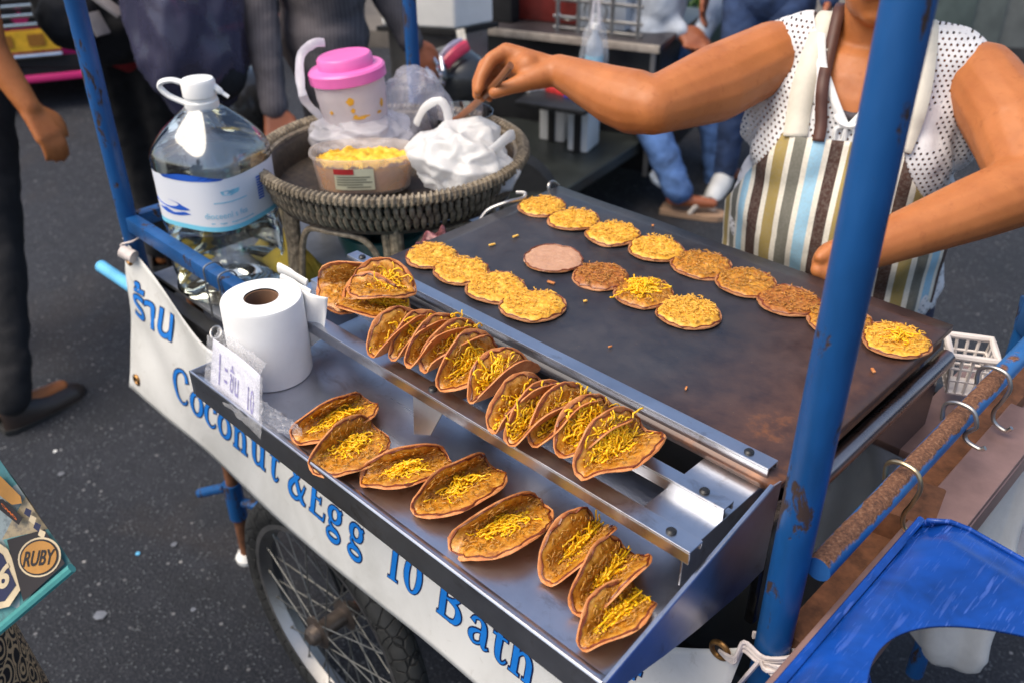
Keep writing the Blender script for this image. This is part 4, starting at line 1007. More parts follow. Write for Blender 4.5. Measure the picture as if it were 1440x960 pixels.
for (y, x0, x1) in ((.62, .06, .9), (.5, .06, .8), (.38, .06, .94), (.26, .06, .7), (.14, .3, .9)): ribbon(b, [(x0, y, .05), (x1, y, .05)], stk2, 0, 4)
b.build('printed_lines', simple('grey_ink', (.18, .17, .12), .6, 0, .3, 200), st_, False)

# plastic bags: crumpled sheets
M['bagwhite'] = film('white_bag', (.88, .87, .85), .84, .3, 30)
M['bagthin'] = film('thin_bag', (.84, .82, .86), .55, .25, 30)
def crumple(c, r, seed, amp=.35, rot=None, flat=0.0, n=40, open_top=False):
    """a creased, faceted bag surface round c"""
    c = V(c); b = MB(); rot = rot or Matrix.Identity(3); n = n*2
    def fn(u, v):
        a = 2*pi*u; t = lerp(-.5*pi, (.34 if open_top else .5)*pi, v); d = V((cos(t)*cos(a), cos(t)*sin(a), sin(t)))
        q = d*1.7+V((seed*3.1, seed, 0)); q += .25*noise.noise_vector(q*1.4)
        d1 = noise.voronoi(q*1.5)[0]; d2 = noise.voronoi(q*3.6)[0]; d3 = noise.voronoi(q*8.0)[0]
        k = 1+amp*(noise.noise(q*.9)*.9 + .95*(d1[0]-.45) + .16*(d2[0]-.4) + .02*(d3[0]-.4))
        p = V((d.x*r[0], d.y*r[1], d.z*r[2]))*k
        if p.z < -r[2]*(1-flat): p.z = -r[2]*(1-flat)
        return c + rot @ p
    b.grid(n, n*2//3, fn); return b
def bag(name, label, c, r, seed, mat, amp=.35, flat=.35, handles=(), n=48):
    root = thing(name, label, 'plastic bag', (c[0], c[1], c[2]-r[2]*(1-flat)))
    crumple(c, r, seed, amp, None, flat, n).build('film', mat, root, auto=180)
    for pts, w in handles:
        b = MB(); P = smooth_pts(pts, 5); b.tube(P, [w*(1+.3*noise.noise(V((i*.6, seed, 0)))) for i in range(len(P))], 8, flat=.35); b.build('handle', mat, root)
    return root
wb = PX(650, 225, 'z', FLZ+.055)
bag('plastic_bag', 'crumpled white plastic bag with tied handles in front of the stirring spoon', wb, (.092, .080, .060), 3, M['bagwhite'], .34, .25,
    [([PX(585, 175, 'z', 1.09), PX(597, 152, 'z', 1.125), PX(618, 142, 'z', 1.14), PX(629, 158, 'z', 1.12), PX(632, 190, 'z', 1.08)], .0075),
     ([PX(690, 215, 'z', 1.09), PX(712, 195, 'z', 1.11), PX(722, 190, 'z', 1.11)], .010)])
tb = PX(490, 190, 'z', FLZ+.03)
bag('plastic_bag', 'thin clear plastic bag pulled down around the pink-lidded tub', (tc.x+.01, tc.y-.01, FLZ+.042), (.096, .088, .045), 11, M['bagthin'], .30, .1,
    [([PX(474, 190, 'z', 1.04), PX(446, 160, 'z', 1.08), PX(426, 135, 'z', 1.14), PX(422, 82, 'z', 1.19), PX(440, 62, 'z', 1.215), PX(456, 60, 'z', 1.215)], .0085)])
b2 = DEP(585, 135, 1.86)
bag('plastic_bag', 'pale lilac thin plastic bag puffed up behind the pink-lidded tub', (-.43, .50, FLZ+.068), (.070, .070, .082), 21, film('very_thin_bag', (.78, .76, .84), .30, .2, 25), .22, .2)
# clear bowl at the back with the spoon in it
sp = PX(690, 178, 'z', FLZ+.06)
b = MB(); cb = V((-.322, .525, FLZ+.003)); b.lathe(cb, [(.032, 0), (.045, .004), (.058, .06), (.063, .085), (.0645, .085), (.060, .06), (.047, .0075)], 40, None, True, False)
bo = b.build('bowl', glassy('clear_bowl_plastic', (.95, .93, .93), .06, .10), origin_at=cb); tag(bo, 'clear plastic bowl holding the stirring spoon in the wicker basket', 'bowl')
b = MB(); b.lathe(cb, [(.001, .035), (.03, .038), (.058, .034)], 30, None, False, False); 
o = b.build('batter', simple('brown_batter', (.35, .20, .12), .3), origin_at=cb); tag(o, 'brownish coconut mix at the bottom of the clear bowl', 'filling')

# ------------------------------------------------------------------ the stool end of the cart
def scuffed(name, col):
    t = NT(name); n = t.n; co = t.coord('Object')
    big = t.noise(9, 5, .65, co, .5); c = t.ramp(big, [(.3, tuple(q*.45 for q in col)), (.55, col), (.8, tuple(min(1, q*1.5+.015) for q in col))])
    tot = None
    for k, (rz, sc_) in enumerate(((.6, 26), (-.5, 22), (1.5, 30), (2.4, 24))):
        tc = t.node('ShaderNodeTexCoord'); mp = t.node('ShaderNodeMapping'); mp.inputs['Rotation'].default_value = (.3*k, .2*k, rz); mp.inputs['Scale'].default_value = (sc_*13, sc_*.9, sc_*2); mp.inputs['Location'].default_value = (k*3.3, k, 0)
        t.l.new(tc.outputs['Object'], mp.inputs[0]); m = t.ramp(t.noise(1.0, 2, .5, mp.outputs[0]), [(.66, 0.0), (.69, 1.0)]); tot = m if tot is None else t.math('MAXIMUM', tot, m)
    patch = t.ramp(t.noise(5, 3, .6, co), [(.38, .1), (.58, 1.0)])
    t.set('Base Color', t.mix(c, tuple(min(1, q*1.6+.10) for q in col), t.math('MULTIPLY', tot, patch)))
    t.set('Roughness', t.math('ADD', t.math('MULTIPLY', tot, .3), .26)); t.bump(t.math('ADD', tot, big), .12, .0008); return t.m
M['stool'] = scuffed('scuffed_blue_plastic', (.006, .062, .33))
SX, SY, SZ, SW, SL = .792, -.078, .837, .204, .42
SR = Matrix.Rotation(radians(17), 3, 'Y')
stool = thing('plastic_stool', 'scuffed blue plastic stool tipped on its side against the cart end', 'stool', (SX, SY, .74))
def spanel(k):
    rot = Matrix.Rotation(k*pi/2, 3, 'X')
    def fn(u, v):
        q = 2*u-1; a = abs(q)
        xm = SL if a >= .87 else .036+(SL-.036)*(1-math.sqrt(max(0, 1-(a/.87)**2)))**1.0
        x = v*xm; w = SW+.045*x/SL; rnd_ = .012*max(0, (a-.82)/.18)**2 + .020*max(0, 1-x/.03)**2
        ridge = .004*math.exp(-((a-.74)/.05)**2)
        return V((SX, SY, SZ)) + SR @ (rot @ V((x, q*w, w-rnd_+ridge)) - V((0, 0, SW))) + V((0, 0, SW))
    b = MB(); b.grid(72, 26, fn); o = b.build('leg_panel', M['stool'], stool, solid=.0032, auto=60); return o
for k in range(4): spanel(k)
b = MB(); b.box(V((SX, SY, SZ+SW))+SR @ V((-.004, 0, -SW)), (.008, 2*SW-.03, 2*SW-.03), SR, .003); b.build('seat', M['stool'], stool)

# S hook on the side rail
def shook(y, x0=.742, z=1.035, s=1.0, label='', m='steel'):
    P = [V((x0-.016, y, z-.02)), V((x0-.017, y, z)), V((x0-.004, y-.004, z+.011)), V((x0+.014, y-.006, z+.010)), V((x0+.022, y-.006, z-.006)), V((x0+.018, y-.004, z-.03*s)), V((x0+.012, y, z-.052*s)), V((x0+.016, y, z-.068*s)), V((x0+.030, y, z-.074*s)), V((x0+.036, y, z-.066*s))]
    b = MB(); b.tube(smooth_pts(P, 5), .0026, 8); o = b.build('s_hook', simple('brass_wire', (.45, .36, .22), .3, .9, .2, 40) if m == 'brass' else M['steel'], origin_at=(x0, y, z)); tag(o, label, 'hook', 'wire hooks on the side rail')
shook(.155, label='brassy S hook hanging on the rusty rail beside the stool', m='brass')
shook(.30, s=.5, label='small wire loop round the middle of the rusty rail')
shook(.40, s=.9, label='wire hook on the rail beside the white plastic basket')
# little white plastic basket
wc = V((.678, .528, .925)); wb_ = thing('plastic_basket', 'small white lattice plastic basket behind the griddle corner', 'basket', wc)
def wpt(u, v, k):   # side k, u across, v up
    w0, w1, h = .020, .029, .062; w = lerp(w0, w1, v); a = [V((-w+2*w*u, -w, h*v)), V((w, -w+2*w*u, h*v)), V((w-2*w*u, w, h*v)), V((-w, w-2*w*u, h*v))][k]
    return wc + Matrix.Rotation(.5, 3, 'Z') @ a
M['offwhite'] = simple('off_white_plastic', (.66, .60, .56), .45, 0, .1, 20)
for k in range(4):
    b = MB()
    for i in range(5): b.tube([wpt(i/4, t/5, k) for t in range(6)], .0022, 5)
    for v in (0, .35, .68): b.tube([wpt(t/4, v, k) for t in range(5)], .0022, 5)
    o = b.build('lattice', M['offwhite'], wb_); o['kind'] = 'stuff'
b = MB(); b.tube([wpt(t/4, 1, k) for k in range(4) for t in range(4)], .0048, 8, closed=True); b.build('rim', M['offwhite'], wb_)
b = MB(); b.box(wc+V((0, 0, .0)), (.040, .040, .004), Matrix.Rotation(.5, 3, 'Z')); b.build('base', M['offwhite'], wb_, False)
b = MB(); b.box((.715, .50, .895), (.13, .26, .012), None, .002); b.box((.782, .50, .875), (.006, .26, .05), None, .002); b.build('end_shelf', M['rosebar'], cart)
b = MB(); b.box((.742, .215, .925), (.06, .075, .07), Matrix.Rotation(.2, 3, 'Z'), .004); b.build('rusty_bracket', M['rust'], cart)
# hanging plastic bags at the cart end
def hangbag(name, label, top, h, w, seed, mat):
    root = thing(name, label, 'plastic bag', top-V((0, 0, h)), 'carrier bags hanging at the cart end')
    b = MB()
    def fn(u, v):
        a = 2*pi*u; t = v
        r = w*(.18+.82*min(1, (t*1.9))**.8)*(1 if t < .9 else math.sqrt(max(0, 1-((t-.9)/.1)**2))*.9+.02)
        fold = 1+.22*sin(a*5+seed+2*t)*(1-.5*t)+.12*noise.noise(V((cos(a)*3, sin(a)*3, t*5+seed)))
        return top + V((r*fold*cos(a)+.01*sin(t*5+seed), r*fold*sin(a)*.8, -h*t))
    b.grid(56, 30, fn); b.build('film', mat, root, auto=180)
    b = MB(); b.tube(smooth_pts([top+V((-.01, 0, -.02)), top+V((-.008, 0, .02)), top+V((.0, .0, .035)), top+V((.01, 0, .02)), top+V((.012, 0, -.02))], 4), .005, 6, flat=.4); b.build('handle', mat, root)
hangbag('carrier_bag', 'white carrier bag hanging low behind the blue stool', V((.775, .475, .90)), .40, .060, 2, M['bagwhite'])
hangbag('carrier_bag', 'puffed thin white carrier bag hanging from the far corner pole', V((.80, .66, .93)), .36, .105, 6, M['bagthin'])

# ------------------------------------------------------------------ people
def bodyframe(c, fw):
    fw = V((fw[0], fw[1], 0)).normalized(); lat = V((-fw.y, fw.x, 0))      # lat: towards the person's left
    return lambda a, f, z: V((c[0], c[1], 0)) + lat*a + fw*f + V((0, 0, z))
def Rz(fw): return Matrix.Rotation(math.atan2(fw[1], fw[0])-pi/2, 3, 'Z')
def hand_prims(w, d, side, up, s=1.0, curl=.5, spread=.16):
    """wrist w, pointing d, thumb towards side; up = back of the hand"""
    d, side, up = V(d).normalized(), V(side).normalized(), V(up).normalized(); P = []
    k = w+d*.085*s
    for i, off in enumerate((.030, .010, -.010, -.029)):
        P.append(('c', w+side*off*.55*s+d*.012*s, .017*s, k+side*off*s, .0125*s))
        L = (.072, .080, .075, .058)[i]*s; p0 = k+side*off*s; dd = d
        for seg, fr in enumerate((.45, .32, .23)):
            dd = (dd - up*curl*(.5+.35*seg) + side*spread*off*6).normalized(); p1 = p0+dd*L*fr; r = (.0100, .0090, .0080, .0068)
            P.append(('c', p0, r[seg]*s, p1, r[seg+1]*s)); p0 = p1
    t0 = w+d*.018*s+side*.022*s; t1 = t0+(d*.7+side*.75).normalized()*.038*s; t2 = t1+(d*1.0+side*.25-up*curl*.5).normalized()*.032*s; t3 = t2+(d*1.0-side*.12-up*curl*.7).normalized()*.026*s
    P += [('c', t0, .016*s, t1, .0125*s), ('c', t1, .0125*s, t2, .0105*s), ('c', t2, .0105*s, t3, .0085*s)]
    return P
def head_prims(T, z, f=.02, s=1.0):
    """z: chin height"""
    R = T.rot
    P = [('e', T(0, f-.015, z+.135*s), (.075*s, .092*s, .105*s), R), ('e', T(0, f+.022, z+.055*s), (.058*s, .062*s, .060*s), R), ('e', T(0, f+.055, z+.022*s), (.026*s, .022*s, .020*s), R),
         ('c', T(0, f+.082*s, z+.122*s), .009*s, T(0, f+.098*s, z+.090*s), .014*s), ('c', T(-.02*s, f+.078*s, z+.052*s), .009*s, T(.02*s, f+.078*s, z+.052*s), .009*s)]
    for sg in (-1, 1): P += [('e', T(sg*.076*s, f-.01, z+.11*s), (.010*s, .020*s, .032*s), R), ('e', T(sg*.035*s, f+.066*s, z+.135*s), (.022*s, .012*s, .010*s), R)]
    return P
class Frame:
    def __init__(s, c, fw): s.fn = bodyframe(c, fw); s.rot = Rz(V((fw[0], fw[1], 0)).normalized()); s.c = V((c[0], c[1], 0)); s.fw = V((fw[0], fw[1], 0)).normalized(); s.lat = V((-s.fw.y, s.fw.x, 0))
    def __call__(s, a, f, z): return s.fn(a, f, z)
def eyes_hair(T, z, root, f=.02, s=1.0, hair=True, mat=None):
    if not hair: return
    blob('hair', [('e', T(0, f-.03, z+.155*s), (.083*s, .093*s, .100*s), T.rot), ('e', T(0, f-.055, z+.09*s), (.07*s, .06*s, .08*s), T.rot)], .008, mat or M['hair'], root, 4,
         cuts=[(T(0, f+.045, 0), T.fw, lambda p: (p-T(0, f+.045, 0)).dot(T.fw) > 0 and p.z < z+.2*s)])

# ---- the vendor
VT = Frame((.315, .865), (.36, -.93))
vendor = thing('person', 'woman in white eyelet blouse and striped apron stirring with a wooden spoon', 'person', (.315, .865, 0))
rS, rE, rW = VT(-.155, .015, 1.232), DEP(918, 150, 1.455), DEP(786, 100, 1.545)
rM = lerp(rS, rE, .5)+V((0, 0, -.006)); rF = lerp(rE, rW, .38)+V((0, 0, -.006))
lS, lE, lW = VT(.172, .01, 1.225), DEP(1452, 262, 1.33), DEP(1215, 352, 1.30)
lM = lerp(lS, lE, .5)+V((.012, .006, 0))
def limb(pts, rads): return [('c', pts[i], rads[i], pts[i+1], rads[i+1]) for i in range(len(pts)-1)]
R_ = VT.rot
tor = [('e', VT(0, 0, .86), (.185, .140, .20), R_), ('e', VT(0, .028, .985), (.178, .150, .15), R_), ('e', VT(0, .01, 1.12), (.160, .115, .16), R_),
       ('e', VT(-.072, .075, 1.095), (.078, .070, .070), R_), ('e', VT(.072, .075, 1.095), (.078, .070, .070), R_),
       ('c', VT(-.125, -.005, 1.238), .050, VT(.125, -.005, 1.238), .050), ('c', VT(-.10, -.005, 1.258), .035, VT(.10, -.005, 1.258), .035), ('e', VT(0, -.01, 1.20), (.15, .085, .09), R_)]
hw = rW; hk = DEP(706, 82, 1.565)
hp = []
# right hand: back of hand towards the top, fingers hooked down round the spoon, thumb from below
kn = [DEP(712, 72, 1.56), DEP(704, 78, 1.585), DEP(702, 88, 1.605), DEP(706, 97, 1.62)]
for i, k in enumerate(kn): hp.append(('c', lerp(hw, DEP(775, 100, 1.565), .4)+V((0, 0, .002)), .021, k, .0145))
f1 = [DEP(690, 84, 1.555), DEP(682, 92, 1.585), DEP(684, 100, 1.605), DEP(692, 108, 1.62)]
f2 = [DEP(677, 108, 1.550), DEP(672, 116, 1.575), DEP(676, 122, 1.597), DEP(686, 126, 1.61)]
f3 = [DEP(672, 128, 1.548), DEP(671, 135, 1.568), DEP(678, 138, 1.588), DEP(688, 139, 1.60)]
for i in range(4):
    r = (.0122, .0122, .0115, .010)[i]; hp += [('c', kn[i], r*1.15, f1[i], r), ('c', f1[i], r, f2[i], r*.9), ('c', f2[i], r*.9, f3[i], r*.72)]
t0, t1, t2 = DEP(752, 110, 1.54), DEP(722, 121, 1.535), DEP(695, 131, 1.540)
hp += [('c', hw, .024, t0, .020), ('c', t0, .0195, t1, .0135), ('c', t1, .0135, t2, .0105), ('c', DEP(742, 94, 1.55), .024, DEP(718, 88, 1.575), .017)]
hc2 = DEP(1178, 372, 1.300); lh = [('c', lW, .031, hc2, .036)]
for i in range(4):
    k0 = DEP(1158+3*i, 362+9*i, 1.292+.012*i); k1 = DEP(1150+5*i, 380+8*i, 1.285+.012*i); k2 = DEP(1166+5*i, 394+6*i, 1.292+.012*i)
    lh += [('c', hc2, .026, k0, .0130), ('c', k0, .0125, k1, .0108), ('c', k1, .0108, k2, .0095)]
lh += [('c', DEP(1196, 352, 1.292), .018, DEP(1172, 350, 1.280), .0125), ('c', DEP(1172, 350, 1.280), .0120, DEP(1154, 362, 1.276), .0098)]
lg = []
for sg in (-1, 1): lg += [('c', VT(sg*.09, 0, .80), .098, VT(sg*.085, .01, .46), .062), ('c', VT(sg*.085, .01, .46), .060, VT(sg*.085, -.01, .10), .040), ('c', VT(sg*.085, -.02, .05), .036, VT(sg*.09, .14, .03), .028)]
vbody = blob('body', tor + [('c', VT(0, -.012, 1.24), .060, VT(0, .008, 1.36), .052)] + head_prims(VT, 1.308, .028, .98)
     + limb([rS, rM, rE], [.059, .063, .045]) + limb([rE, lerp(rE, rW, .18)+V((0, 0, -.004)), rF, rW], [.045, .0515, .048, .0275]) + limb([lS, lM, lE], [.060, .065, .053]) + limb([lE, lerp(lE, lW, .35), lW], [.053, .047, .030]) + hp + lh + lg,
     .0036, M['skin'], vendor, 5)
eyes_hair(VT, 1.308, vendor, .028, .98)
def eyelet():
    t = NT('white_eyelet_cotton'); n = t.n; l = t.l; co = t.coord('Object', (1, 1, 1))
    # rows of punched holes: a hexagonal lattice on the front of the cloth
    rot = t.node('ShaderNodeMapping'); rot.inputs['Rotation'].default_value = (0, 0, -math.atan2(VT.lat.y, VT.lat.x)); l.new(co, rot.inputs[0])
    sx = t.node('ShaderNodeSeparateXYZ'); l.new(rot.outputs[0], sx.inputs[0])
    S = 112
    def lattice(ox, oz):
        fx = t.math('SUBTRACT', t.math('FRACT', t.math('ADD', t.math('MULTIPLY', sx.outputs[0], S), ox)), .5); fz = t.math('SUBTRACT', t.math('FRACT', t.math('ADD', t.math('MULTIPLY', sx.outputs[2], S*.62), oz)), .5)
        return t.math('SQRT', t.math('ADD', t.math('MULTIPLY', fx, fx), t.math('MULTIPLY', t.math('MULTIPLY', fz, fz), 2.4)))
    d = t.math('MINIMUM', lattice(0, 0), lattice(.5, .5))
    motif = t.ramp(t.noise(17, 2, .5, co), [(.40, 0.0), (.43, 1.0)])
    hole = t.math('MULTIPLY', t.math('LESS_THAN', d, .215), motif)
    n1 = t.noise(35, 4, .6, co)
    t.set('Base Color', t.ramp(n1, [(.3, (.60, .59, .60)), (.7, (.72, .71, .71))])); t.set('Roughness', .9); t.bump(t.math('SUBTRACT', t.noise(10, 4, .6, co, .8), t.math('MULTIPLY', hole, .5)), .5, .008)
    tr = n.new('ShaderNodeBsdfTransparent'); mx = n.new('ShaderNodeMixShader'); l.new(hole, mx.inputs[0]); l.new(t.b.outputs[0], mx.inputs[1]); l.new(tr.outputs[0], mx.inputs[2]); l.new(mx.outputs[0], t.out.inputs[0]); return t.m
def infl(pr, d):
    out = []
    for p in pr:
        if p[0] == 'c': out.append(('c', p[1], p[2]+d, p[3], p[4]+d))
        else: out.append(('e', p[1], tuple(q+d for q in p[2]), *p[3:]))
    return out
nk = VT(-.008, 0, 1.162)       # bottom of the neckline
nl = (VT.lat*.84 + V((0, 0, -.545))).normalized(); nr = (-VT.lat*.84 + V((0, 0, -.545))).normalized()
def in_v(p): return (p-nk).dot(nl) < .0 and (p-nk).dot(nr) < .0 and (p-VT(0, -.055, 0)).dot(VT.fw) > 0
def in_back(p): return (p-VT(0, 0, 1.285)).z > 0 and abs((p-VT(0, 0, 0)).dot(VT.lat)) < .075
blouse = blob('blouse', infl(tor, .012)+[('c', VT(-.150, .0, 1.222), .054, VT(-.15, .01, 1.12), .05), ('c', VT(.152, .0, 1.222), .056, VT(.15, .01, 1.12), .05)], .0075, eyelet(), vendor, 5,
     cuts=[(nk, nl, in_v), (nk, nr, None), (VT(0, 0, 1.285), (0, 0, 1), in_back), (VT(-.186, 0, 0), VT.lat, lambda p: (p-VT(-.186, 0, 0)).dot(VT.lat) < 0 and p.z > 1.08), (VT(.190, 0, 0), VT.lat, lambda p: (p-VT(.190, 0, 0)).dot(VT.lat) > 0 and p.z > 1.08), (VT(0, 0, .74), (0, 0, 1), lambda p: p.z < .74)],
     disp=lambda co, n: n*(.0085*noise.noise(V((co.x*20+co.z*14, co.y*20, co.z*9)))+.003*noise.noise(co*34)))
sm = blouse.modifiers.new('solid', 'SOLIDIFY'); sm.thickness = .0016; sm.offset = 1
blob('skirt', [('e', VT(0, 0, .80), (.20, .155, .14), R_), ('c', VT(-.05, 0, .75), .15, VT(-.06, .01, .30), .17), ('c', VT(.05, 0, .75), .15, VT(.06, .01, .30), .17)], .014, simple('navy_skirt', (.02, .022, .05), .85, 0, .3, 30, .3), vendor, 8)
for sg in (-1, 1):
    b = MB(); b.tube([VT(sg*.085, -.06, .014), VT(sg*.088, .0, .014), VT(sg*.09, .08, .014), VT(sg*.092, .18, .014)], [.036, .040, .046, .036], 14, flat=.32); b.build('sandal', simple('blue_rubber', (.01, .05, .38), .5), vendor)
# surface of the front for apron, straps and cords
dg = bpy.context.evaluated_depsgraph_get()
def bvh(obs):
    vs, fs = [], []
    for o in obs:
        off = len(vs); vs += [v.co + origin(o) for v in o.data.vertices]; fs += [tuple(i+off for i in p.vertices) for p in o.data.polygons]
    return BVHTree.FromPolygons(vs, fs)
VB = bvh([vbody, blouse]); TB = bvh([blouse])
def front(a, z, off=.006, tree=None):
    o = VT(a, .6, z); h = (tree or VB).ray_cast(o, -VT.fw)
    return (h[0] if h[0] is not None else VT(a, -.02, z)) + VT.fw*off
STR = [(.74, .69, .58), (.30, .52, .66), (.74, .69, .58), (.055, .022, .014), (.74, .69, .58), (.33, .24, .07), (.74, .69, .58), (.15, .145, .115)]
def stripes():
    t = NT('striped_apron_cloth'); uv = t.coord('UV'); sx = t.node('ShaderNodeSeparateXYZ'); t.l.new(uv, sx.inputs[0])
    fr = t.math('FRACT', sx.outputs[0]); st = []; p = 0
    for i, c in enumerate(STR): st.append((p, c)); p += .075 if i % 2 == 0 else .175
    c = t.ramp(fr, st, 'CONSTANT'); n1 = t.noise(220, 3, .6); c = t.mix(c, t.mix(c, (.3, .28, .25), .25), t.ramp(n1, [(.4, 0.0), (.7, 1.0)]))
    t.set('Base Color', c); t.set('Roughness', .88); t.bump(n1, .25, .0006); return t.m
M['stripes'] = stripes()
apron = None
def apf(u, v):
    z = lerp(1.146, .70, v); q = 2*u-1
    hw_ = .093 if v < .02 else min(.218, .093+.145*min(1, (v/.42))**1.25)
    a = q*hw_ - .012
    if abs(a) > .15:   # wraps round the sides
        p = front(math.copysign(.15, a), z, .018, TB) - VT.fw*((abs(a)-.15)*1.15) + VT.lat*math.copysign((abs(a)-.15)*.62, a)
    else: p = front(a, z, .010, TB)
    dr = .006*sin(a*60+z*8)*min(1, max(0, (.99-z)/.2)) + .003*noise.noise(V((a*30, z*12, 4)))
    return p + VT.fw*dr
b = MB()
def apuv(u, v):
    z = lerp(1.146, .70, v); hw_ = .093 if v < .02 else min(.218, .093+.145*min(1, (v/.42))**1.25)
    return (((2*u-1)*hw_+.5)/.112+.02*sin(v*5), v)
b.grid(72, 48, apf, apuv); apron = b.build('apron', M['stripes'], vendor, solid=.0016, auto=180)
sm_ = apron.modifiers.new('smooth', 'SMOOTH'); sm_.factor = .5; sm_.iterations = 4
def strap(pts2, w, mat, name, off=.009, tail=()):
    P = [front(a, z, off) for a, z in pts2] + [VT(*q) for q in tail]; P = smooth_pts(P, 4); b = MB(); vs = []
    for i, p in enumerate(P):
        t = (P[min(i+1, len(P)-1)]-P[max(i-1, 0)]).normalized(); s_ = (VT.lat-t*VT.lat.dot(t)).normalized(); vs += [p-s_*w, p+s_*w]
    b.add(vs, [(2*i, 2*i+1, 2*i+3, 2*i+2) for i in range(len(P)-1)]); return b.build(name, mat, vendor, solid=.0022, auto=180)
strap([(-.084, 1.143), (-.087, 1.17), (-.088, 1.20), (-.086, 1.235)], .019, M['cream'], 'apron_strap', .010, [(-.080, .045, 1.278), (-.074, .005, 1.306), (-.066, -.055, 1.290), (-.06, -.105, 1.22)])
strap([(.074, 1.143), (.080, 1.17), (.083, 1.20), (.083, 1.235)], .019, M['cream'], 'apron_strap', .010, [(.078, .045, 1.278), (.072, .005, 1.306), (.064, -.055, 1.290), (.06, -.105, 1.22)])
strap([(-.047, 1.142), (-.048, 1.165), (-.053, 1.19), (-.058, 1.225)], .0095, simple('brown_leather', (.075, .028, .018), .55, 0, .2, 40), 'bag_strap', .016, [(-.060, .062, 1.262), (-.060, .010, 1.318), (-.056, -.055, 1.30), (-.05, -.11, 1.2)])
for sg in (-1, 1):   # ribbed edge of the neckline
    strap([(-.008+sg*(.002+.66*t), 1.163+t) for t in (0, .03, .06, .085)], .006, M['white'], 'neckline_edge', .006, [(-.008+sg*.072, .03, 1.288), (-.008+sg*.072, -.03, 1.292)])
# undershirt edge and neck cord bow
SB = bvh([vbody]); b = MB(); b.grid(14, 4, lambda u, v: front(lerp(-.036, .022, u), 1.150+.034*v+.008*(2*u-1)**2, .004, SB))
b.build('undershirt', simple('black_print_cotton', (.05, .04, .045), .8, 0, .95, 95), vendor, solid=.001)
b = MB(); k = front(-.010, 1.166, .016)
for sg in (-1, 1): b.tube(smooth_pts([k, k+VT.lat*sg*.014+V((0, 0, -.006)), k+VT.lat*sg*.012+V((0, 0, -.034)), k+VT.lat*sg*.004+V((0, 0, -.040)), k+V((0, 0, -.004))], 5), .0036, 7)
b.tube(smooth_pts([front(-.03, 1.18, .008), front(-.02, 1.170, .012), k], 4), .004, 6); b.tube(smooth_pts([front(.016, 1.18, .008), front(.004, 1.170, .012), k], 4), .004, 6)
b.build('neck_cord', M['white'], vendor)
# wooden spoon held in the hand
s0 = DEP(690, 126, 1.553); s1 = cb+V((-.018, -.030, .055)); sdir = (s0-s1).normalized()
spn = thing('wooden_spoon', 'brown wooden stirring spoon held in the vendor hand', 'spoon', s1)
b = MB(); P = smooth_pts([s1, lerp(s1, s0, .35)+V((0, 0, -.006)), s0, s0+(s0-s1)*.35+V((0, 0, .012))], 6); b.tube(P, [.0085 if i < 6 else .0068 for i in range(len(P))], 10, flat=.75); b.build('handle', simple('brown_wood', (.20, .075, .03), .45, 0, .3, 20, .2, stretch=(1, 1, .2)), spn)
b = MB(); b.lathe(s1-sdir*.02, [(.003, -.020), (.018, -.012), (.023, .0), (.018, .014), (.008, .022)], 20, sdir.to_track_quat('Z', 'Y').to_matrix(), True, True, sy=.4); b.build('bowl', simple('dark_wood', (.15, .055, .025), .45), spn)
# eyes, brows and lips of the vendor
M['eyewhite'] = simple('eye_white', (.70, .68, .64), .25); M['iris'] = simple('dark_iris', (.02, .012, .008), .15); M['lip'] = simple('lip_skin', (.36, .085, .05), .4)
for sg in (-1, 1):
    p = front(sg*.031, 1.421, -.002, SB)
    b = MB(); b.lathe(p, [(.0005, -.0062), (.0085, -.0045), (.0125, 0), (.0085, .0045), (.0005, .0062)], 20, R_, True, True, sy=.40); e_ = b.build('eye', M['eyewhite'], vendor)
    b = MB(); b.lathe(p+VT.fw*.0040, [(.0005, .0012), (.0042, .0006), (.0050, -.0006)], 16, VT.fw.to_track_quat('Z', 'Y').to_matrix()); b.build('iris', M['iris'], e_)
    b = MB(); b.tube(smooth_pts([front(sg*.014, 1.444, .0005, SB), front(sg*.030, 1.447, .0005, SB), front(sg*.047, 1.438, .0005, SB)], 5), [.0022]*6+[.0016]*5, 6, flat=.6); b.build('eyebrow', M['hair'], vendor)
b = MB(); b.tube(smooth_pts([front(a, 1.3585-.002*abs(a)/.02, .0, SB) for a in (-.023, -.012, 0, .012, .023)], 4), [.0015]+[.0040]*15+[.0015], 8, flat=.8); b.build('lips', M['lip'], vendor)

# ------------------------------------------------------------------ passers-by
def cloth(name, col, stripe=None, rough=.9, var=.25):
    t = NT(name); co = t.coord('Object'); n1 = t.noise(12, 5, .6, co, .5); n2 = t.noise(180, 3, .6, co)
    c = t.ramp(n1, [(.3, tuple(q*(1-var) for q in col)), (.7, tuple(min(1, q*(1+var)) for q in col))])
    if stripe:
        sx = t.node('ShaderNodeSeparateXYZ'); t.l.new(co, sx.inputs[0])
        w = t.math('FRACT', t.math('MULTIPLY', t.math('ADD', sx.outputs[0], sx.outputs[1]), 62)); c = t.mix(c, stripe, t.math('MULTIPLY', t.math('LESS_THAN', w, .2), .55))
    t.set('Base Color', c); t.set('Roughness', rough); t.bump(t.math('ADD', t.math('MULTIPLY', n2, .2), n1), .4, .006); return t.m
M['denim'] = cloth('blue_denim', (.075, .15, .34), var=.55)
M['denimdark'] = cloth('dark_denim', (.03, .055, .13), var=.5)
M['blackcloth'] = cloth('black_cloth', (.012, .012, .014), var=.35)
M['greysuit'] = cloth('grey_pinstripe', (.085, .074, .080), (.17, .155, .16), var=.3)
M['greyshirt'] = cloth('pale_grey_shirt', (.48, .52, .58), var=.25)
M['redcloth'] = cloth('red_shirt', (.30, .02, .025))
M['shoe'] = simple('dark_leather', (.035, .024, .02), .38, 0, .3, 20)
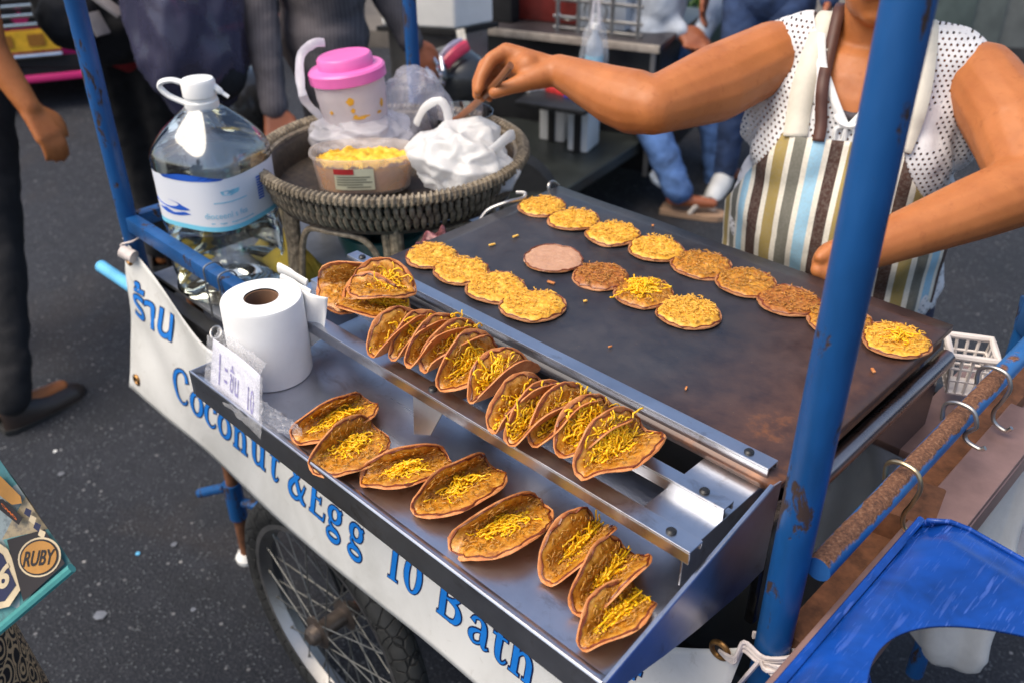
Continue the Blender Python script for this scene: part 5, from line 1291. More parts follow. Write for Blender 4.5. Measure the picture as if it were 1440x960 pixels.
def wrinkle(k=.006): return lambda co, n: n*(k*noise.noise(V((co.x*14, co.y*14, co.z*20)))+k*.6*noise.noise(co*37))
def person(label, base, fw, pants, shirt, h=1.68, arms=None, legs=None, hair=True, skin='skin2', shoes='shoe', lean=0, sleeve='long', hand_side=None, bulk=1.0, name='person'):
    T = Frame(base, fw); root = thing(name, label, 'person', (base[0], base[1], 0)); s = h/1.68
    hipz = .86*s
    legs = legs or [[T(-.09, 0, hipz), T(-.095, .02, .47*s), T(-.10, -.01, .08)], [T(.09, 0, hipz), T(.095, .03, .47*s), T(.10, .0, .08)]]
    hc = (legs[0][0]+legs[1][0])/2; dx = V((hc.x, hc.y, 0)) - T.c; hz = hc.z
    def B(a, f, z): return T(a, f+lean*(z), hz+z) + dx
    sh = [B(-.17*s, 0, .53*s), B(.17*s, 0, .53*s)]
    arms = arms or [None, None]
    A = []
    for i, a in enumerate(arms):
        sg = -1 if i == 0 else 1
        A.append(a or [sh[i], B(sg*.235*s, -.01, .26*s), B(sg*.25*s, .06, .02*s)])
    R = T.rot
    trunk = [('e', B(0, 0, .05), (.165*s*bulk, .115*s*bulk, .15*s), R), ('e', B(0, .01, .22), (.15*s*bulk, .11*s*bulk, .2*s), R), ('e', B(0, 0, .42*s), (.16*s*bulk, .11*s*bulk, .17*s), R), ('c', B(-.13*s, 0, .53*s), .055*s, B(.13*s, 0, .53*s), .055*s)]
    lp = []
    for L in legs: lp += limb(L, [.088*s*bulk, .06*s, .045*s])
    fp = []
    feet = []
    for L in legs:
        f0 = V((L[2].x, L[2].y, max(.045, L[2].z-.04))); f1 = f0+T.fw*.15; f1.z = f0.z-.012; fp += [('c', f0-T.fw*.02, .030, f1, .022)]; feet.append((f0, f1))
    ap, hp_ = [], []
    for i, a in enumerate(A):
        ap += limb(a, [.052*s, .044*s, .030*s]); d = (a[2]-a[1]).normalized(); side = T.fw if abs(d.dot(T.fw)) < .8 else T.lat*(1 if i == 0 else -1)
        side = (side-d*side.dot(d)).normalized(); up = d.cross(side)*(1 if i == 0 else -1)
        if up.dot(T.lat)*(-1 if i == 0 else 1) < 0 and hand_side is None: up = -up
        hp_ += hand_prims(a[2], d, side, up, s, .45)
    class TT:
        rot = R; fw = T.fw
        def __call__(q, a, f, z): return B(a, f, z)
    bt = TT(); zc = .615*s
    blob('body', trunk + lp + fp + ap + hp_ + [('c', B(0, -.01, .53*s), .055*s, B(0, .0, .66*s), .05*s)] + [(p[0], *p[1:]) for p in head_prims(bt, zc, .02, s)], .0085, M[skin], root, 3)
    class HT:
        rot = R; fw = T.fw
        def __call__(q, a, f, z): return B(a, f, z)
    if hair: blob('hair', [('e', B(0, -.012, zc+.155*s), (.083*s, .094*s, .098*s), R), ('e', B(0, -.04, zc+.09*s), (.07*s, .06*s, .07*s), R)], .010, M['hair'], root, 3, cuts=[(B(0, .06, 0), T.fw, lambda p: (p-B(0, .06, 0)).dot(T.fw) > 0)])
    if pants:
        blob('trousers', infl(lp, .016)+[('e', B(0, 0, .04), (.178*s*bulk, .128*s*bulk, .13*s), R)], .013, M[pants], root, 4, disp=wrinkle())
    if shirt:
        sl = []
        for a in A: sl += infl(limb(a, [.052*s, .044*s, .030*s]), .013) if sleeve == 'long' else infl(limb([a[0], lerp(a[0], a[1], .62)], [.052*s, .046*s]), .014)
        blob('shirt', infl(trunk, .016)+sl, .013, M[shirt], root, 4, disp=wrinkle(.005))
    if shoes:
        for f0, f1 in feet:
            b = MB(); d = (f1-f0).normalized(); sd_ = V((-d.y, d.x, 0))
            def fn(u, v):
                t = u; L = lerp(-.055, .215, t); w = .040+.008*sin(pi*min(1, t*1.2)) - .026*max(0, (t-.82)/.18)**2 - .012*max(0, (.12-t)/.12)**2
                hgt = lerp(.105, .062, min(1, t/.55))*(1-.55*max(0, (t-.75)/.25)**2)
                a = lerp(-.06*pi, 1.06*pi, v); return V((f0.x, f0.y, .006))+d*L+sd_*w*cos(a)+V((0, 0, max(0, hgt*sin(a))))
            b.grid(16, 12, fn); so_ = b.build('shoe', M[shoes], root, solid=.003, auto=180)
            b = MB(); b.prism([V((f0.x, f0.y, .0))+d*lerp(-.06, .222, t)+sd_*sg*(.046+.006*sin(pi*t)-.03*max(0, (t-.8)/.2)**2-.014*max(0, (.12-t)/.12)**2) for sg, ts in ((1, [i/12 for i in range(13)]), (-1, [1-i/12 for i in range(13)])) for t in ts], (0, 0, .014)); b.build('sole', M['rubber'], so_)
    return root, T
# man walking past at the street side: black trousers, bare forearm
fwL = V((-.16, .99, 0)); an = PX(14, 556, 'z', .10)+V((-.0, .0, 0)); kn_ = DEP(-6, 330, 2.72); hi_ = DEP(-42, 110, 2.62); hi_.z = .90
T0 = Frame((hi_.x-.02, hi_.y-.09), fwL)
person('person in black trousers and brown leather shoes walking past with a bare arm', (T0.c.x, T0.c.y), fwL, 'blackcloth', 'blackcloth', 1.72, sleeve='short', skin='skin',
       legs=[[hi_, kn_, an], [hi_+T0.lat*.19, hi_+T0.lat*.2+V((0, 0, -.42))-T0.fw*.05, hi_+T0.lat*.21+V((0, 0, -.79))-T0.fw*.28]],
       arms=[[DEP(-62, -130, 2.45), DEP(-14, 70, 2.50), DEP(42, 152, 2.55)], None])
# person standing behind the jug: black trousers, black rucksack worn low, red top, dark carrier bag
p4 = V((-2.22, .735, 0)); f4 = V((-.75, .66, 0)); T4 = Frame((p4.x, p4.y), f4)
person('person in black trousers and red top with a black rucksack behind the water jug', (p4.x, p4.y), f4, 'blackcloth', 'redcloth', 1.70, skin='skin',
       legs=[[T4(-.075, 0, .87), T4(-.065, .02, .47), T4(-.06, 0, .08)], [T4(.075, 0, .87), T4(.065, .03, .47), T4(.06, .03, .08)]],
       arms=[[T4(-.17, 0, 1.40), DEP(240, -70, 3.0), DEP(266, -22, 2.85)], [T4(.17, 0, 1.40), DEP(118, -80, 2.98), DEP(150, -70, 2.7)]])
rk = DEP(120, 10, 2.92)
ruck = thing('rucksack', 'black rucksack with grey straps on the back of the person in black', 'rucksack', rk-V((0, 0, .16)))
blob('pack', [('e', rk+V((0, 0, .05)), (.17, .16, .20)), ('e', rk+V((.05, .05, -.05)), (.16, .15, .13))], .016, M['blackcloth'], ruck, 4, disp=wrinkle(.012))
b = MB()
for (xa, ya, xb, yb) in ((128, 18, 146, 50), (135, -5, 172, 22)):
    a, c = DEP(xa, ya, 2.70), DEP(xb, yb, 2.72); b.bar(a, c, .05, .012, bev=.003)
b.build('strap', simple('grey_webbing', (.22, .20, .20), .8), ruck)
blob('pocket', [('e', DEP(95, 25, 2.76), (.09, .09, .09))], .014, M['blackcloth'], ruck, 3, disp=wrinkle(.01))
kb = DEP(268, 60, 2.72)
kbag = thing('carrier_bag', 'large dark blue grey plastic sack carried beside the rucksack wearer', 'plastic bag', kb-V((0, 0, .24)))
M['sack'] = film('dark_sack', (.085, .085, .15), .80, .25, 14)
crumple(kb+V((0, 0, .05)), (.15, .16, .27), 5, .22, None, 0, 44).build('film', M['sack'], kbag, auto=180)
blob('contents', [('e', DEP(305, 105, 2.75), (.09, .09, .08)), ('e', DEP(280, 85, 2.80), (.10, .10, .12))], .015, M['blackcloth'], kbag, 3)
# man in the grey pinstripe suit with a hand on the scooter
p5 = V((-1.62, 1.12, 0)); f5 = V((.58, .80, 0)); T5 = Frame((p5.x, p5.y), f5)
person('man in grey pinstripe jacket and trousers standing behind the wicker basket', (p5.x, p5.y), f5, 'greysuit', 'greysuit', 1.70, bulk=1.12,
       arms=[[DEP(560, -190, 2.95), DEP(548, -5, 3.0), DEP(578, 58, 3.05)], [DEP(372, -190, 2.75), DEP(362, -10, 2.78), DEP(385, 150, 2.80)]])
# man in jeans sitting on the black trailer, sandal on the road
f6 = V((.55, .40, 0)); sit = DEP(905, 65, 4.05); T6 = Frame((sit.x, sit.y), f6)
ft = PX(958, 285, 'z', .07)
person('man in pale shirt and rolled blue jeans sitting at the end of the black trailer', (sit.x, sit.y), f6, 'denim', 'greyshirt', 1.68, shoes=None,
       legs=[[sit+V((.05, -.06, 0)), DEP(905, 150, 3.88), V((ft.x-.02, ft.y, .12))], [sit+V((-.05, .12, 0)), DEP(1000, 110, 4.05), DEP(1010, 262, 4.35)]],
       arms=[[DEP(900, -110, 4.05), DEP(905, 0, 3.95), DEP(955, 42, 3.9)], [DEP(1000, -110, 4.2), DEP(1020, -10, 4.15), DEP(985, 50, 3.95)]], lean=.1)
b = MB(); c = PX(940, 250, 'z', .14); b.tube([c+V((.058*cos(a), .058*sin(a), .008*sin(2*a))) for a in [2*pi*i/20 for i in range(20)]], .026, 8, closed=True)
o = b.build('trouser_cuff', simple('pale_denim', (.42, .50, .62), .9, 0, .3, 40), bpy.data.objects['person.004'] if 'person.004' in bpy.data.objects else None)
sd0, sd1 = PX(940, 292, 'z', .02), PX(1020, 303, 'z', .02); dd = (sd1-sd0).normalized(); ss = V((-dd.y, dd.x, 0))
snd = thing('sandal', 'tan flip-flop sandal on the foot of the man in jeans', 'sandal', sd0)
b = MB(); b.prism([sd0+dd*(.28*t-.03)+ss*sg*(.042+.010*sin(pi*t)-.02*max(0, (t-.85)/.15)**2) - V((0, 0, .018)) for sg, ts in ((1, [i/10 for i in range(11)]), (-1, [1-i/10 for i in range(11)])) for t in ts], (0, 0, .022)); b.build('sole', simple('tan_rubber', (.30, .19, .12), .7), snd, False)
b = MB()
for sg in (-1, 1): b.tube(smooth_pts([sd0+dd*.10+ss*sg*.05+V((0, 0, .004)), sd0+dd*.14+ss*sg*.03+V((0, 0, .05)), sd0+dd*.20+V((0, 0, .02))], 5), .012, 8, flat=.4)
b.build('strap', simple('cream_rubber', (.58, .50, .42), .6), snd)
# legs of someone standing behind the vendor
p7 = PX(1032, 268, 'z', 0); person('person in dark jeans and pale shoes standing behind the vendor', (p7.x+.02, p7.y+.05), (.3, -.9), 'denimdark', 'denimdark', 1.66, shoes='white')
# woman at the near left with a printed bag and a patterned skirt
wc_ = V((-.31, -.715, 0)); T8 = Frame((wc_.x, wc_.y), (-.70, .70))
def batik():
    t = NT('black_gold_print'); co = t.coord('Object', (1, 1, 1)); vo = t.node('ShaderNodeTexVoronoi'); vo.inputs['Scale'].default_value = 30; t.l.new(co, vo.inputs['Vector'])
    wv = t.node('ShaderNodeTexWave'); wv.inputs['Scale'].default_value = 9; wv.inputs['Distortion'].default_value = 3; wv.inputs['Detail'].default_value = 2; wv.bands_direction = 'DIAGONAL'; t.l.new(co, wv.inputs['Vector'])
    r = t.math('FRACT', t.math('MULTIPLY', vo.outputs['Distance'], 4.2)); a = t.math('LESS_THAN', r, .42)
    ln = t.ramp(wv.outputs[0], [(.47, 0.0), (.5, 1.0), (.54, 1.0), (.57, 0.0)]); m = t.math('MAXIMUM', t.math('MULTIPLY', a, .9), ln)
    t.set('Base Color', t.mix((.010, .009, .012), (.60, .44, .26), m)); t.set('Roughness', .85); return t.m
M['batik'] = batik()
pw, _ = person('woman in a black and gold patterned skirt with a printed shoulder bag', (wc_.x, wc_.y), (-.70, .70), None, 'denimdark', 1.58, arms=[[T8(-.16, 0, 1.31), T8(-.17, .08, 1.10), T8(-.02, .24, 1.12)], [T8(.16, 0, 1.31), T8(.2, .05, 1.08), T8(.06, .24, 1.10)]])
sk0 = DEP(10, 900, 1.24)
b = MB(); cs = V((-.285, -.675, 0))
b.lathe(cs, [(.115, .93), (.165, .80), (.175, .70), (.185, .55), (.20, .35), (.215, .18)], 48, None, False, False); b.build('skirt', M['batik'], pw, solid=.003)
# the bag: a flat quilted tote whose corner points into the street
K, E1, E2 = DEP(104, 797, 1.17), DEP(-130, 458, 1.24), DEP(-170, 1030, 1.20)
bn_ = (E1-K).cross(E2-K).normalized(); bn_ = bn_ if bn_.dot(CAM-K) > 0 else -bn_
def bagp(x, y, off=.0):
    d = ray(x, y); return CAM + d*((K-CAM).dot(bn_)/d.dot(bn_)) + bn_*off
def print_bag():
    t = NT('printed_bag_cloth'); co = t.coord('Object'); n1 = t.noise(20, 5, .6, co); vo = t.node('ShaderNodeTexVoronoi'); vo.inputs['Scale'].default_value = 17; t.l.new(co, vo.inputs['Vector'])
    sx = t.node('ShaderNodeSeparateXYZ'); t.l.new(vo.outputs['Color'], sx.inputs[0])
    c = t.ramp(sx.outputs[0], [(0, (.08, .26, .27)), (.3, (.30, .36, .36)), (.45, (.09, .28, .28)), (.62, (.42, .33, .20)), (.72, (.05, .14, .17)), (.86, (.12, .30, .30))], 'CONSTANT')
    c = t.mix(c, (.06, .07, .09), t.ramp(t.noise(60, 4, .7, co), [(.52, 0.0), (.7, .7)])); t.set('Base Color', c); t.set('Roughness', .6); t.bump(n1, .3, .004); return t.m
tote = thing('shoulder_bag', 'teal and brown printed cloth bag with a 66 shield beside the patterned skirt', 'bag', (K+E1+E2)/3)
b = MB(); n_ = 16
def bface(off, sgn):
    def fn(u, v):
        p = lerp(lerp(K, E1, u), lerp(E2, E1+E2-K, u), v); m = sin(pi*min(1, max(0, u)))*sin(pi*min(1, max(0, v)))
        return p + bn_*(sgn*(off*(m**.4))) + bn_*.004*noise.noise(V((u*5, v*5, sgn)))
    return fn
b.grid(n_, n_, bface(.004, 1)); b.grid(n_, n_, lambda u, v: bface(.05, -1)(u, v) - bn_*.001); b.build('bag_cloth', print_bag(), tote)
MI = {'dark': simple('print_dark', (.022, .018, .020), .7), 'cream': simple('print_cream', (.62, .50, .32), .7), 'tan': simple('print_tan', (.46, .22, .05), .7), 'navy': simple('print_navy', (.02, .025, .07), .7), 'teal': simple('print_teal', (.06, .28, .27), .7), 'orange': simple('print_orange', (.75, .16, .02), .6)}
def patch(pts, m, off, name='print_patch'):
    b = MB(); P = [bagp(x, y, off) for x, y in pts]; b.add(P, [tuple(range(len(P)))]); return b.build(name, MI[m], tote, False)
def blobpts(cx, cy, rx, ry, rot=0, n=28): return [(cx+rx*cos(a)*cos(rot)-ry*sin(a)*sin(rot), cy+rx*cos(a)*sin(rot)+ry*sin(a)*cos(rot)) for a in [2*pi*i/n for i in range(n)]]
patch([(17, 757), (70, 742), (98, 790), (40, 843)], 'dark', .0095); patch(blobpts(63, 781, 31, 27, -.5), 'cream', .0102); patch(blobpts(63, 781, 28, 24.5, -.5), 'dark', .0108); patch(blobpts(63, 781, 25.5, 22, -.5), 'tan', .0114)
print_text('RUBY', lambda x, y: bagp(40+x*17*cos(-.1)+6*y, 790+x*17*sin(-.1)-y*30+4, .0122), MI['dark'], tote, 'lettering', .02)
patch([(-40, 760), (-8, 752), (18, 770), (40, 820), (20, 850), (-30, 862)], 'cream', .0090); patch([(-38, 768), (-8, 762), (12, 778), (30, 820), (14, 842), (-30, 850)], 'navy', .0098)
print_text('66', lambda x, y: bagp(-14+x*34+6*y, 826-y*46-x*4, .0106), MI['cream'], tote, 'lettering', .035)
patch([(-6, 668), (8, 668), (36, 696), (38, 706), (24, 708), (-10, 682)], 'tan', .0095); patch([(4, 700), (12, 700), (40, 726), (34, 736), (4, 712)], 'dark', .0102)
print_text('OMO', lambda x, y: bagp(11+x*9-y*3, 709+x*9-y*8, .0109), MI['orange'], tote, 'lettering', .02)
for i in range(7): patch([(44+i*6.5, 712+i*10), (52+i*6.5, 716+i*10), (49+i*6.5, 726+i*10), (41+i*6.5, 720+i*10)], 'cream' if i % 2 else 'navy', .0098)
b = MB(); b.tube([bface(.004, 1)(1, t/8)+bn_*.0 for t in range(9)], .006, 6); b.build('piping', MI['teal'], tote)
b = MB(); b.tube([K+bn_*.004, lerp(K, E2, .5)+bn_*.004, E2+bn_*.004], .0065, 8); b.build('piping', MI['teal'], tote)
b = MB(); b.tube(smooth_pts([E1, E1+V((-.02, -.03, .25)), T8(.15, 0, 1.30)], 6), .008, 8, flat=.3); b.build('strap', MI['dark'], tote)

# ------------------------------------------------------------------ vehicles
def car(label, c, fw, body, group=None, rear=False):
    T = Frame((c.x, c.y), fw); root = thing('parked_car', label, 'car', (c.x, c.y, 0), group)    # c: middle of the front edge on the road
    prof = [(0, .24), (.02, .52), (-.05, .64), (-.9, .86), (-1.05, .90), (-1.75, 1.40), (-3.0, 1.42), (-3.7, 1.0), (-4.35, .95), (-4.42, .45), (-4.35, .24)]
    b = MB(); n = len(prof); vs = []
    for j, a in enumerate((-1, -.92, 0, .92, 1)):
        for (f, z) in prof:
            w = .84 if z < .95 else .84-.30*(z-.95); fr = f-.16*abs(a)**3 if f > -.5 else f
            vs.append(T(a*w, fr, z-(.03 if abs(a) > .95 else 0)))
    fs = [(j*n+i, j*n+(i+1) % n, (j+1)*n+(i+1) % n, (j+1)*n+i) for j in range(4) for i in range(n)] + [tuple(range(n)), tuple(4*n+i for i in range(n))[::-1]]
    b.add(vs, fs); bd = b.build('body', body, root, bevel=.02, auto=30)
    def fr(a, z, f=.03): return T(a, f-.13*abs(a)**3, z)
    for k, z in enumerate((.475, .525, .575, .62)):
        b = MB(); b.tube([fr(a/10*.42-.0, z, .035-.03*max(0, z-.55)*4) for a in range(-10, 11)], .013, 8, flat=.7); b.build('grille_bar', M['chrome'], bd)
    b = MB(); b.prism([fr(-.42, .46, .024), fr(.42, .46, .024), fr(.40, .63, .012), fr(-.40, .63, .012)], -T.fw*.05); b.build('grille', M['blackmat'], bd, False)
    for sg in (-1, 1):
        b = MB(); b.lathe(fr(sg*.60, .58, .0), [(.001, .05), (.06, .045), (.10, .02), (.115, -.03)], 24, T.fw.to_track_quat('Z', 'Y').to_matrix(), True, True, sx=.75, sy=1.2); b.build('headlight', simple('headlight_glass', (.7, .72, .75), .12, .3), root)
        for f in (-.85, -3.55):
            w = T(sg*.76, f, .31); b = MB(); b.lathe(w, [(.19, -.10), (.29, -.10), (.31, -.06), (.31, .06), (.29, .10), (.19, .10)], 36, T.lat.to_track_quat('Z', 'Y').to_matrix(), True, True); wh = b.build('wheel', M['rubber'], root)
            b = MB(); b.lathe(w+T.lat*sg*.095, [(.001, .01), (.12, .012), (.19, .0)], 24, (T.lat*sg).to_track_quat('Z', 'Y').to_matrix(), True, True); b.build('rim', M['chrome'], wh)
    b = MB(); b.prism([fr(-.17, .34, .045), fr(.17, .34, .045), fr(.17, .45, .045), fr(-.17, .45, .045)], T.fw*.012); plt = b.build('number_plate', simple('yellow_plate', (.72, .40, .02), .5), root, False)
    b = MB(); 
    for (a0, w_) in ((-.10, .085), (.06, .05), (.12, .03)): b.prism([fr(-a0, .365, .060), fr(-a0-w_, .365, .060), fr(-a0-w_, .43, .060), fr(-a0, .43, .060)], T.fw*.002)
    o = b.build('plate_marks', simple('plate_brown', (.30, .12, .01), .6), plt, False); o['kind'] = 'stuff'
    b = MB(); b.tube([fr(a/10*.17, .315, .06) for a in range(-10, 11)], .014, 8); b.build('plate_trim', M['chrome'], root)
    b = MB(); b.prism([fr(-.78, .20, .0), fr(-.40, .20, .035), fr(.40, .20, .035), fr(.78, .20, .0), fr(.78, .30, .0), fr(.40, .30, .035), fr(-.40, .30, .035), fr(-.78, .30, .0)], T.fw*.008); b.build('lower_grille', M['blackmat'], root, False)
    b = MB(); b.tube([fr(a/10*.80, .185, .045) for a in range(-10, 11)], .022, 8, flat=.7); b.build('bumper_lip', body, root)
    for (z0, z1, f0, f1, wd) in ((.93, 1.36, -1.08, -1.70, .62),):
        b = MB(); b.prism([T(-wd-.06, f0, z0), T(wd+.06, f0, z0), T(wd-.02, f1, z1), T(-wd+.02, f1, z1)], V((0, 0, .012))+T.fw*.012); b.build('windscreen', simple('dark_glass', (.02, .025, .03), .06), root, False)
    return root
tp = PX(52, 112, 'z', .17)
M['taxi'] = simple('taxi_pink', (.75, .035, .20), .22, 0, .06, 3, coat=.6); M['redcar'] = simple('car_red', (.50, .012, .022), .25, 0, .06, 3, coat=.6)
vd2 = V((CAM.x-tp.x, CAM.y-tp.y, 0)).normalized(); vd2 = Matrix.Rotation(-.12, 3, 'Z') @ vd2
car('bright pink taxi with chrome grille bars and yellow number plate', tp, vd2, M['taxi'])
rp_ = PX(318, 74, 'z', .17); car('red car standing beyond the person with the dark sack', rp_+V((-.55, .55, 0)), Matrix.Rotation(.55, 3, 'Z') @ vd2, M['redcar'])

# black trailer beside the cart, with its lid rail, shelf and wire rack
A_, B_ = PX(640, 33, 'z', .70), PX(928, 64, 'z', .70); tx = (B_-A_).normalized(); ty = V((-tx.y, tx.x, 0)); 
trl = thing('black_trailer', 'black steel trailer counter with a pale trim edge standing in the road', 'trailer', V((A_.x, A_.y, 0))); RT = Matrix((tx, ty, V((0, 0, 1)))).transposed(); LT = (B_-A_).length
def tb_(u, d, z): return V((A_.x, A_.y, 0))+tx*u+ty*d+V((0, 0, z))
b = MB(); b.box(tb_(LT/2, .38, .41), (LT, .70, .54), RT, .012); b.build('box', M['black'], trl)
b = MB(); b.box(tb_(LT/2, .34, .694), (LT+.02, .74, .024), RT, .006); b.build('top', simple('dark_top', (.035, .03, .032), .35, 0, .4, 12), trl)
b = MB(); b.box(tb_(LT/2, -.032, .690), (LT+.02, .012, .032), RT, .003); b.build('trim', simple('pale_trim', (.36, .31, .26), .5, 0, .3, 20), trl)
for u in (.0, LT*.72, LT-.02):
    b = MB(); b.bar(tb_(u, -.012, .14), tb_(u, -.012, .67), .02, .012, up=ty); b.build('frame_bar', M['steel'], trl)
b = MB(); b.prism([PX(560, 325, 'z', .30), PX(735, 305, 'z', .30), PX(900, 200, 'z', .30), PX(890, 165, 'z', .30), PX(660, 165, 'z', .30)], (0, 0, -.05)); b.build('floor_plate', simple('dark_floor', (.022, .026, .024), .45, 0, .4, 8, .3), trl, False, bevel=.006)
for u, d in ((.3, .6), (LT-.2, .6)):
    c = tb_(u, d, .16); b = MB(); b.lathe(c, [(.09, -.04), (.155, -.04), (.16, 0), (.155, .04), (.09, .04)], 28, ty.to_track_quat('Z', 'Y').to_matrix()); b.build('wheel', M['rubber'], trl)
for k, (u, d, l) in enumerate(((.02, .05, .0), (LT*.62, .06, .5))):
    pass
# wire rack and boxes standing on the trailer
wr = thing('wire_rack', 'dark wire rack standing on the black trailer top', 'rack', tb_(LT*.62, .06, .706))
b = MB()
for u in (.50, .60, .66, .76, .88): b.tube([tb_(LT*u, .05, .706), tb_(LT*u, .05, .98)], .009, 6)
for z in (.715, .76, .83, .90): b.tube([tb_(LT*.48, .05, z), tb_(LT*.90, .05, z)], .0075, 6)
for u in (.55, .68): b.tube([tb_(LT*u, .05, .80)+tx*.05*cos(a)+V((0, 0, .05*sin(a))) for a in [2*pi*i/16 for i in range(16)]], .006, 6, closed=True)
b.build('wire_grid', M['steel'], wr)
for i, (u, d, s_, m_, lab) in enumerate(((.12, .22, (.26, .3, .28), 'blackmat', 'matt black case on the trailer top'), (.42, .26, (.34, .22, .16), None, 'dark red box behind the wire rack'), (.68, .22, (.22, .2, .3), 'greyb', 'pale grey blue box behind the wire rack'))):
    c = tb_(LT*u, d, .706); b = MB(); b.box(c+V((0, 0, s_[2]/2)), s_, RT, .012)
    mm = M['blackmat'] if m_ == 'blackmat' else (simple('dark_red_box', (.12, .015, .012), .4, 0, .5, 10) if m_ is None else simple('pale_box', (.40, .44, .50), .5, 0, .2, 6))
    o = b.build('box', mm, origin_at=c); tag(o, lab, 'box')
# small bottle in a clear bag hanging on the trailer edge
hb = DEP(836, 70, 3.62); hbot = thing('small_bottle', 'small water bottle in a clear bag hanging on the trailer edge', 'bottle', hb-V((0, 0, .12)))
b = MB(); b.lathe(hb-V((0, 0, .12)), [(.03, 0), (.034, .01), (.034, .12), (.03, .15), (.013, .18), (.013, .2)], 20); b.build('bottle_body', film('bottle_frosted', (.65, .72, .80), .5, .1, 5), hbot)
b = MB(); b.lathe(hb-V((0, 0, .12)), [(.0355, .05), (.0355, .10)], 20, None, False, False); b.build('paper_label', M['labelpale'], hbot)
b = MB(); b.lathe(hb+V((0, 0, .08)), [(.015, 0), (.015, .02)], 14); b.build('cap', M['white'], hbot)
crumple(hb-V((0, 0, .03)), (.055, .055, .14), 9, .25, None, 0, 24).build('bag_film', film('thin_clear_bag', (.8, .82, .86), .22, .15, 30), hbot, auto=180)
b = MB(); b.tube(smooth_pts([hb+V((-.02, 0, .08)), hb+V((-.012, 0, .17)), hb+V((0, 0, .21)), hb+V((.012, 0, .17)), hb+V((.02, 0, .08))], 4), .008, 6, flat=.4); b.build('bag_handle', film('bag_film2', (.75, .73, .78), .6, .2, 30), hbot)
# two white batteries strapped on the trailer floor
for i, (x0, x1, yb, h_, lab) in enumerate(((757, 794, 197, .20, 'white battery with a black strap on the trailer floor'), (797, 862, 212, .20, 'larger white battery beside the strapped one on the trailer floor'))):
    a, c = PX(x0, yb, 'z', .302), PX(x1 if i == 0 else 826, yb+4, 'z', .302); w_ = (c-a).length; rt = Matrix((tx, ty, V((0, 0, 1)))).transposed(); m_ = (a+c)/2+ty*.07
    r_ = thing('battery', lab, 'battery', m_)
    b = MB(); b.box(m_+V((0, 0, h_/2)), (w_*.98, .14, h_), rt, .008); b.build('case', simple('white_case', (.62, .63, .63), .4, 0, .08, 10), r_)
    b = MB(); b.box(m_+V((0, 0, h_+.012)), (w_*1.02, .15, .024), rt, .004); b.build('lid', M['black'], r_)
    b = MB(); b.box(m_-ty*.072+V((0, 0, h_*.5)), (.03, .008, h_), rt); b.build('strap', M['black'], r_, False)
for i, (x, y, col, lab) in enumerate(((790, 128, (.55, .03, .03), 'red cap on the batteries'), (815, 133, (.06, .06, .55), 'blue packet on the batteries'), (757, 122, (.60, .58, .56), 'folded white paper on the batteries'))):
    c = PX(x, y, 'z', .545); b = MB(); b.box(c+V((0, 0, .0)), (.12, .07, .03), Matrix.Rotation(.6*i, 3, 'Z'), .008)
    o = b.build('packet', simple('packet_%d' % i, col, .4, 0, .6, 30), origin_at=c); tag(o, lab, 'packet')
b = MB(); b.box((PX(800, 148, 'z', .53)+PX(770, 140, 'z', .53))/2+V((0, 0, .0)), (.30, .18, .02), RT, .004)
o = b.build('battery_board', M['black'], origin_at=PX(790, 145, 'z', .53)); tag(o, 'black board lying across the batteries', 'board')

# white and steel drinks stand behind the scooter
W0, W1, W2 = DEP(640, 42, 3.62), DEP(575, 39, 3.66), DEP(694, 30, 3.72)
w1, w2 = (W1-W0), (W2-W0); w1.z = w2.z = 0; w1n, w2n = w1.normalized(), w2.normalized()
ds = thing('drinks_stand', 'steel drinks stand with a big white box on top', 'stand', V((W0.x, W0.y, 0)))
def quadbox(z0, z1, g=0.0):
    P = [V((W0.x, W0.y, z0))-w1n*g-w2n*g, V((W0.x, W0.y, z0))+w1*1.6+w1n*g-w2n*g, V((W0.x, W0.y, z0))+w1*1.6+w2+w2n*g+w1n*g, V((W0.x, W0.y, z0))+w2+w2n*g-w1n*g]; b = MB(); b.prism(P, (0, 0, z1-z0)); return b
quadbox(W0.z, W0.z+.5).build('white_box', M['white'], ds, False, bevel=.01)
quadbox(W0.z-.02, W0.z-.001, .012).build('rim', M['blackmat'], ds, False)
quadbox(.12, W0.z-.021, -.012).build('steel_body', brushed('dim_steel', (.30, .29, .28), .35), ds, False, bevel=.006)
for (x0, y0, x1, y1) in ((647, 42, 651, 62), (657, 103, 663, 185)):
    b = MB(); b.bar(DEP(x0, y0, 3.50), DEP(x1, y1, 3.50+.0), .032, .012, up=FWD); b.build('post', simple('cream_post', (.62, .58, .50), .5), ds)
# scooter: front cowl with a pink stripe, chrome lamp, handlebar
scp = DEP(632, 120, 3.30); scoot = thing('scooter', 'dark scooter with chrome lamp and pink stripe under the suited man hand', 'scooter', V((scp.x, scp.y, 0)))
sf = V((.72, .68, 0)).normalized(); sl_ = V((-sf.y, sf.x, 0)); TS = Frame((scp.x, scp.y), sf)
M['scoot'] = simple('dark_grey_cowl', (.035, .035, .034), .3, 0, .3, 8, coat=.4)
blob('cowl', [('e', DEP(640, 105, 3.30), (.15, .11, .10)), ('c', DEP(625, 110, 3.30), .10, V((scp.x, scp.y, .35))-sf*.1, .13), ('c', V((scp.x, scp.y, .35))-sf*.1, .12, V((scp.x, scp.y, .30))-sf*.75, .14), ('e', V((scp.x, scp.y, .62))-sf*.75, (.16, .16, .14))], .018, M['scoot'], scoot, 5)
b = MB(); hc_ = DEP(603, 108, 3.16); b.lathe(hc_, [(.001, .045), (.045, .038), (.062, .01), (.058, -.03), (.02, -.06)], 24, (CAM-hc_).normalized().to_track_quat('Z', 'Y').to_matrix()); b.build('headlamp', M['chrome'], scoot)
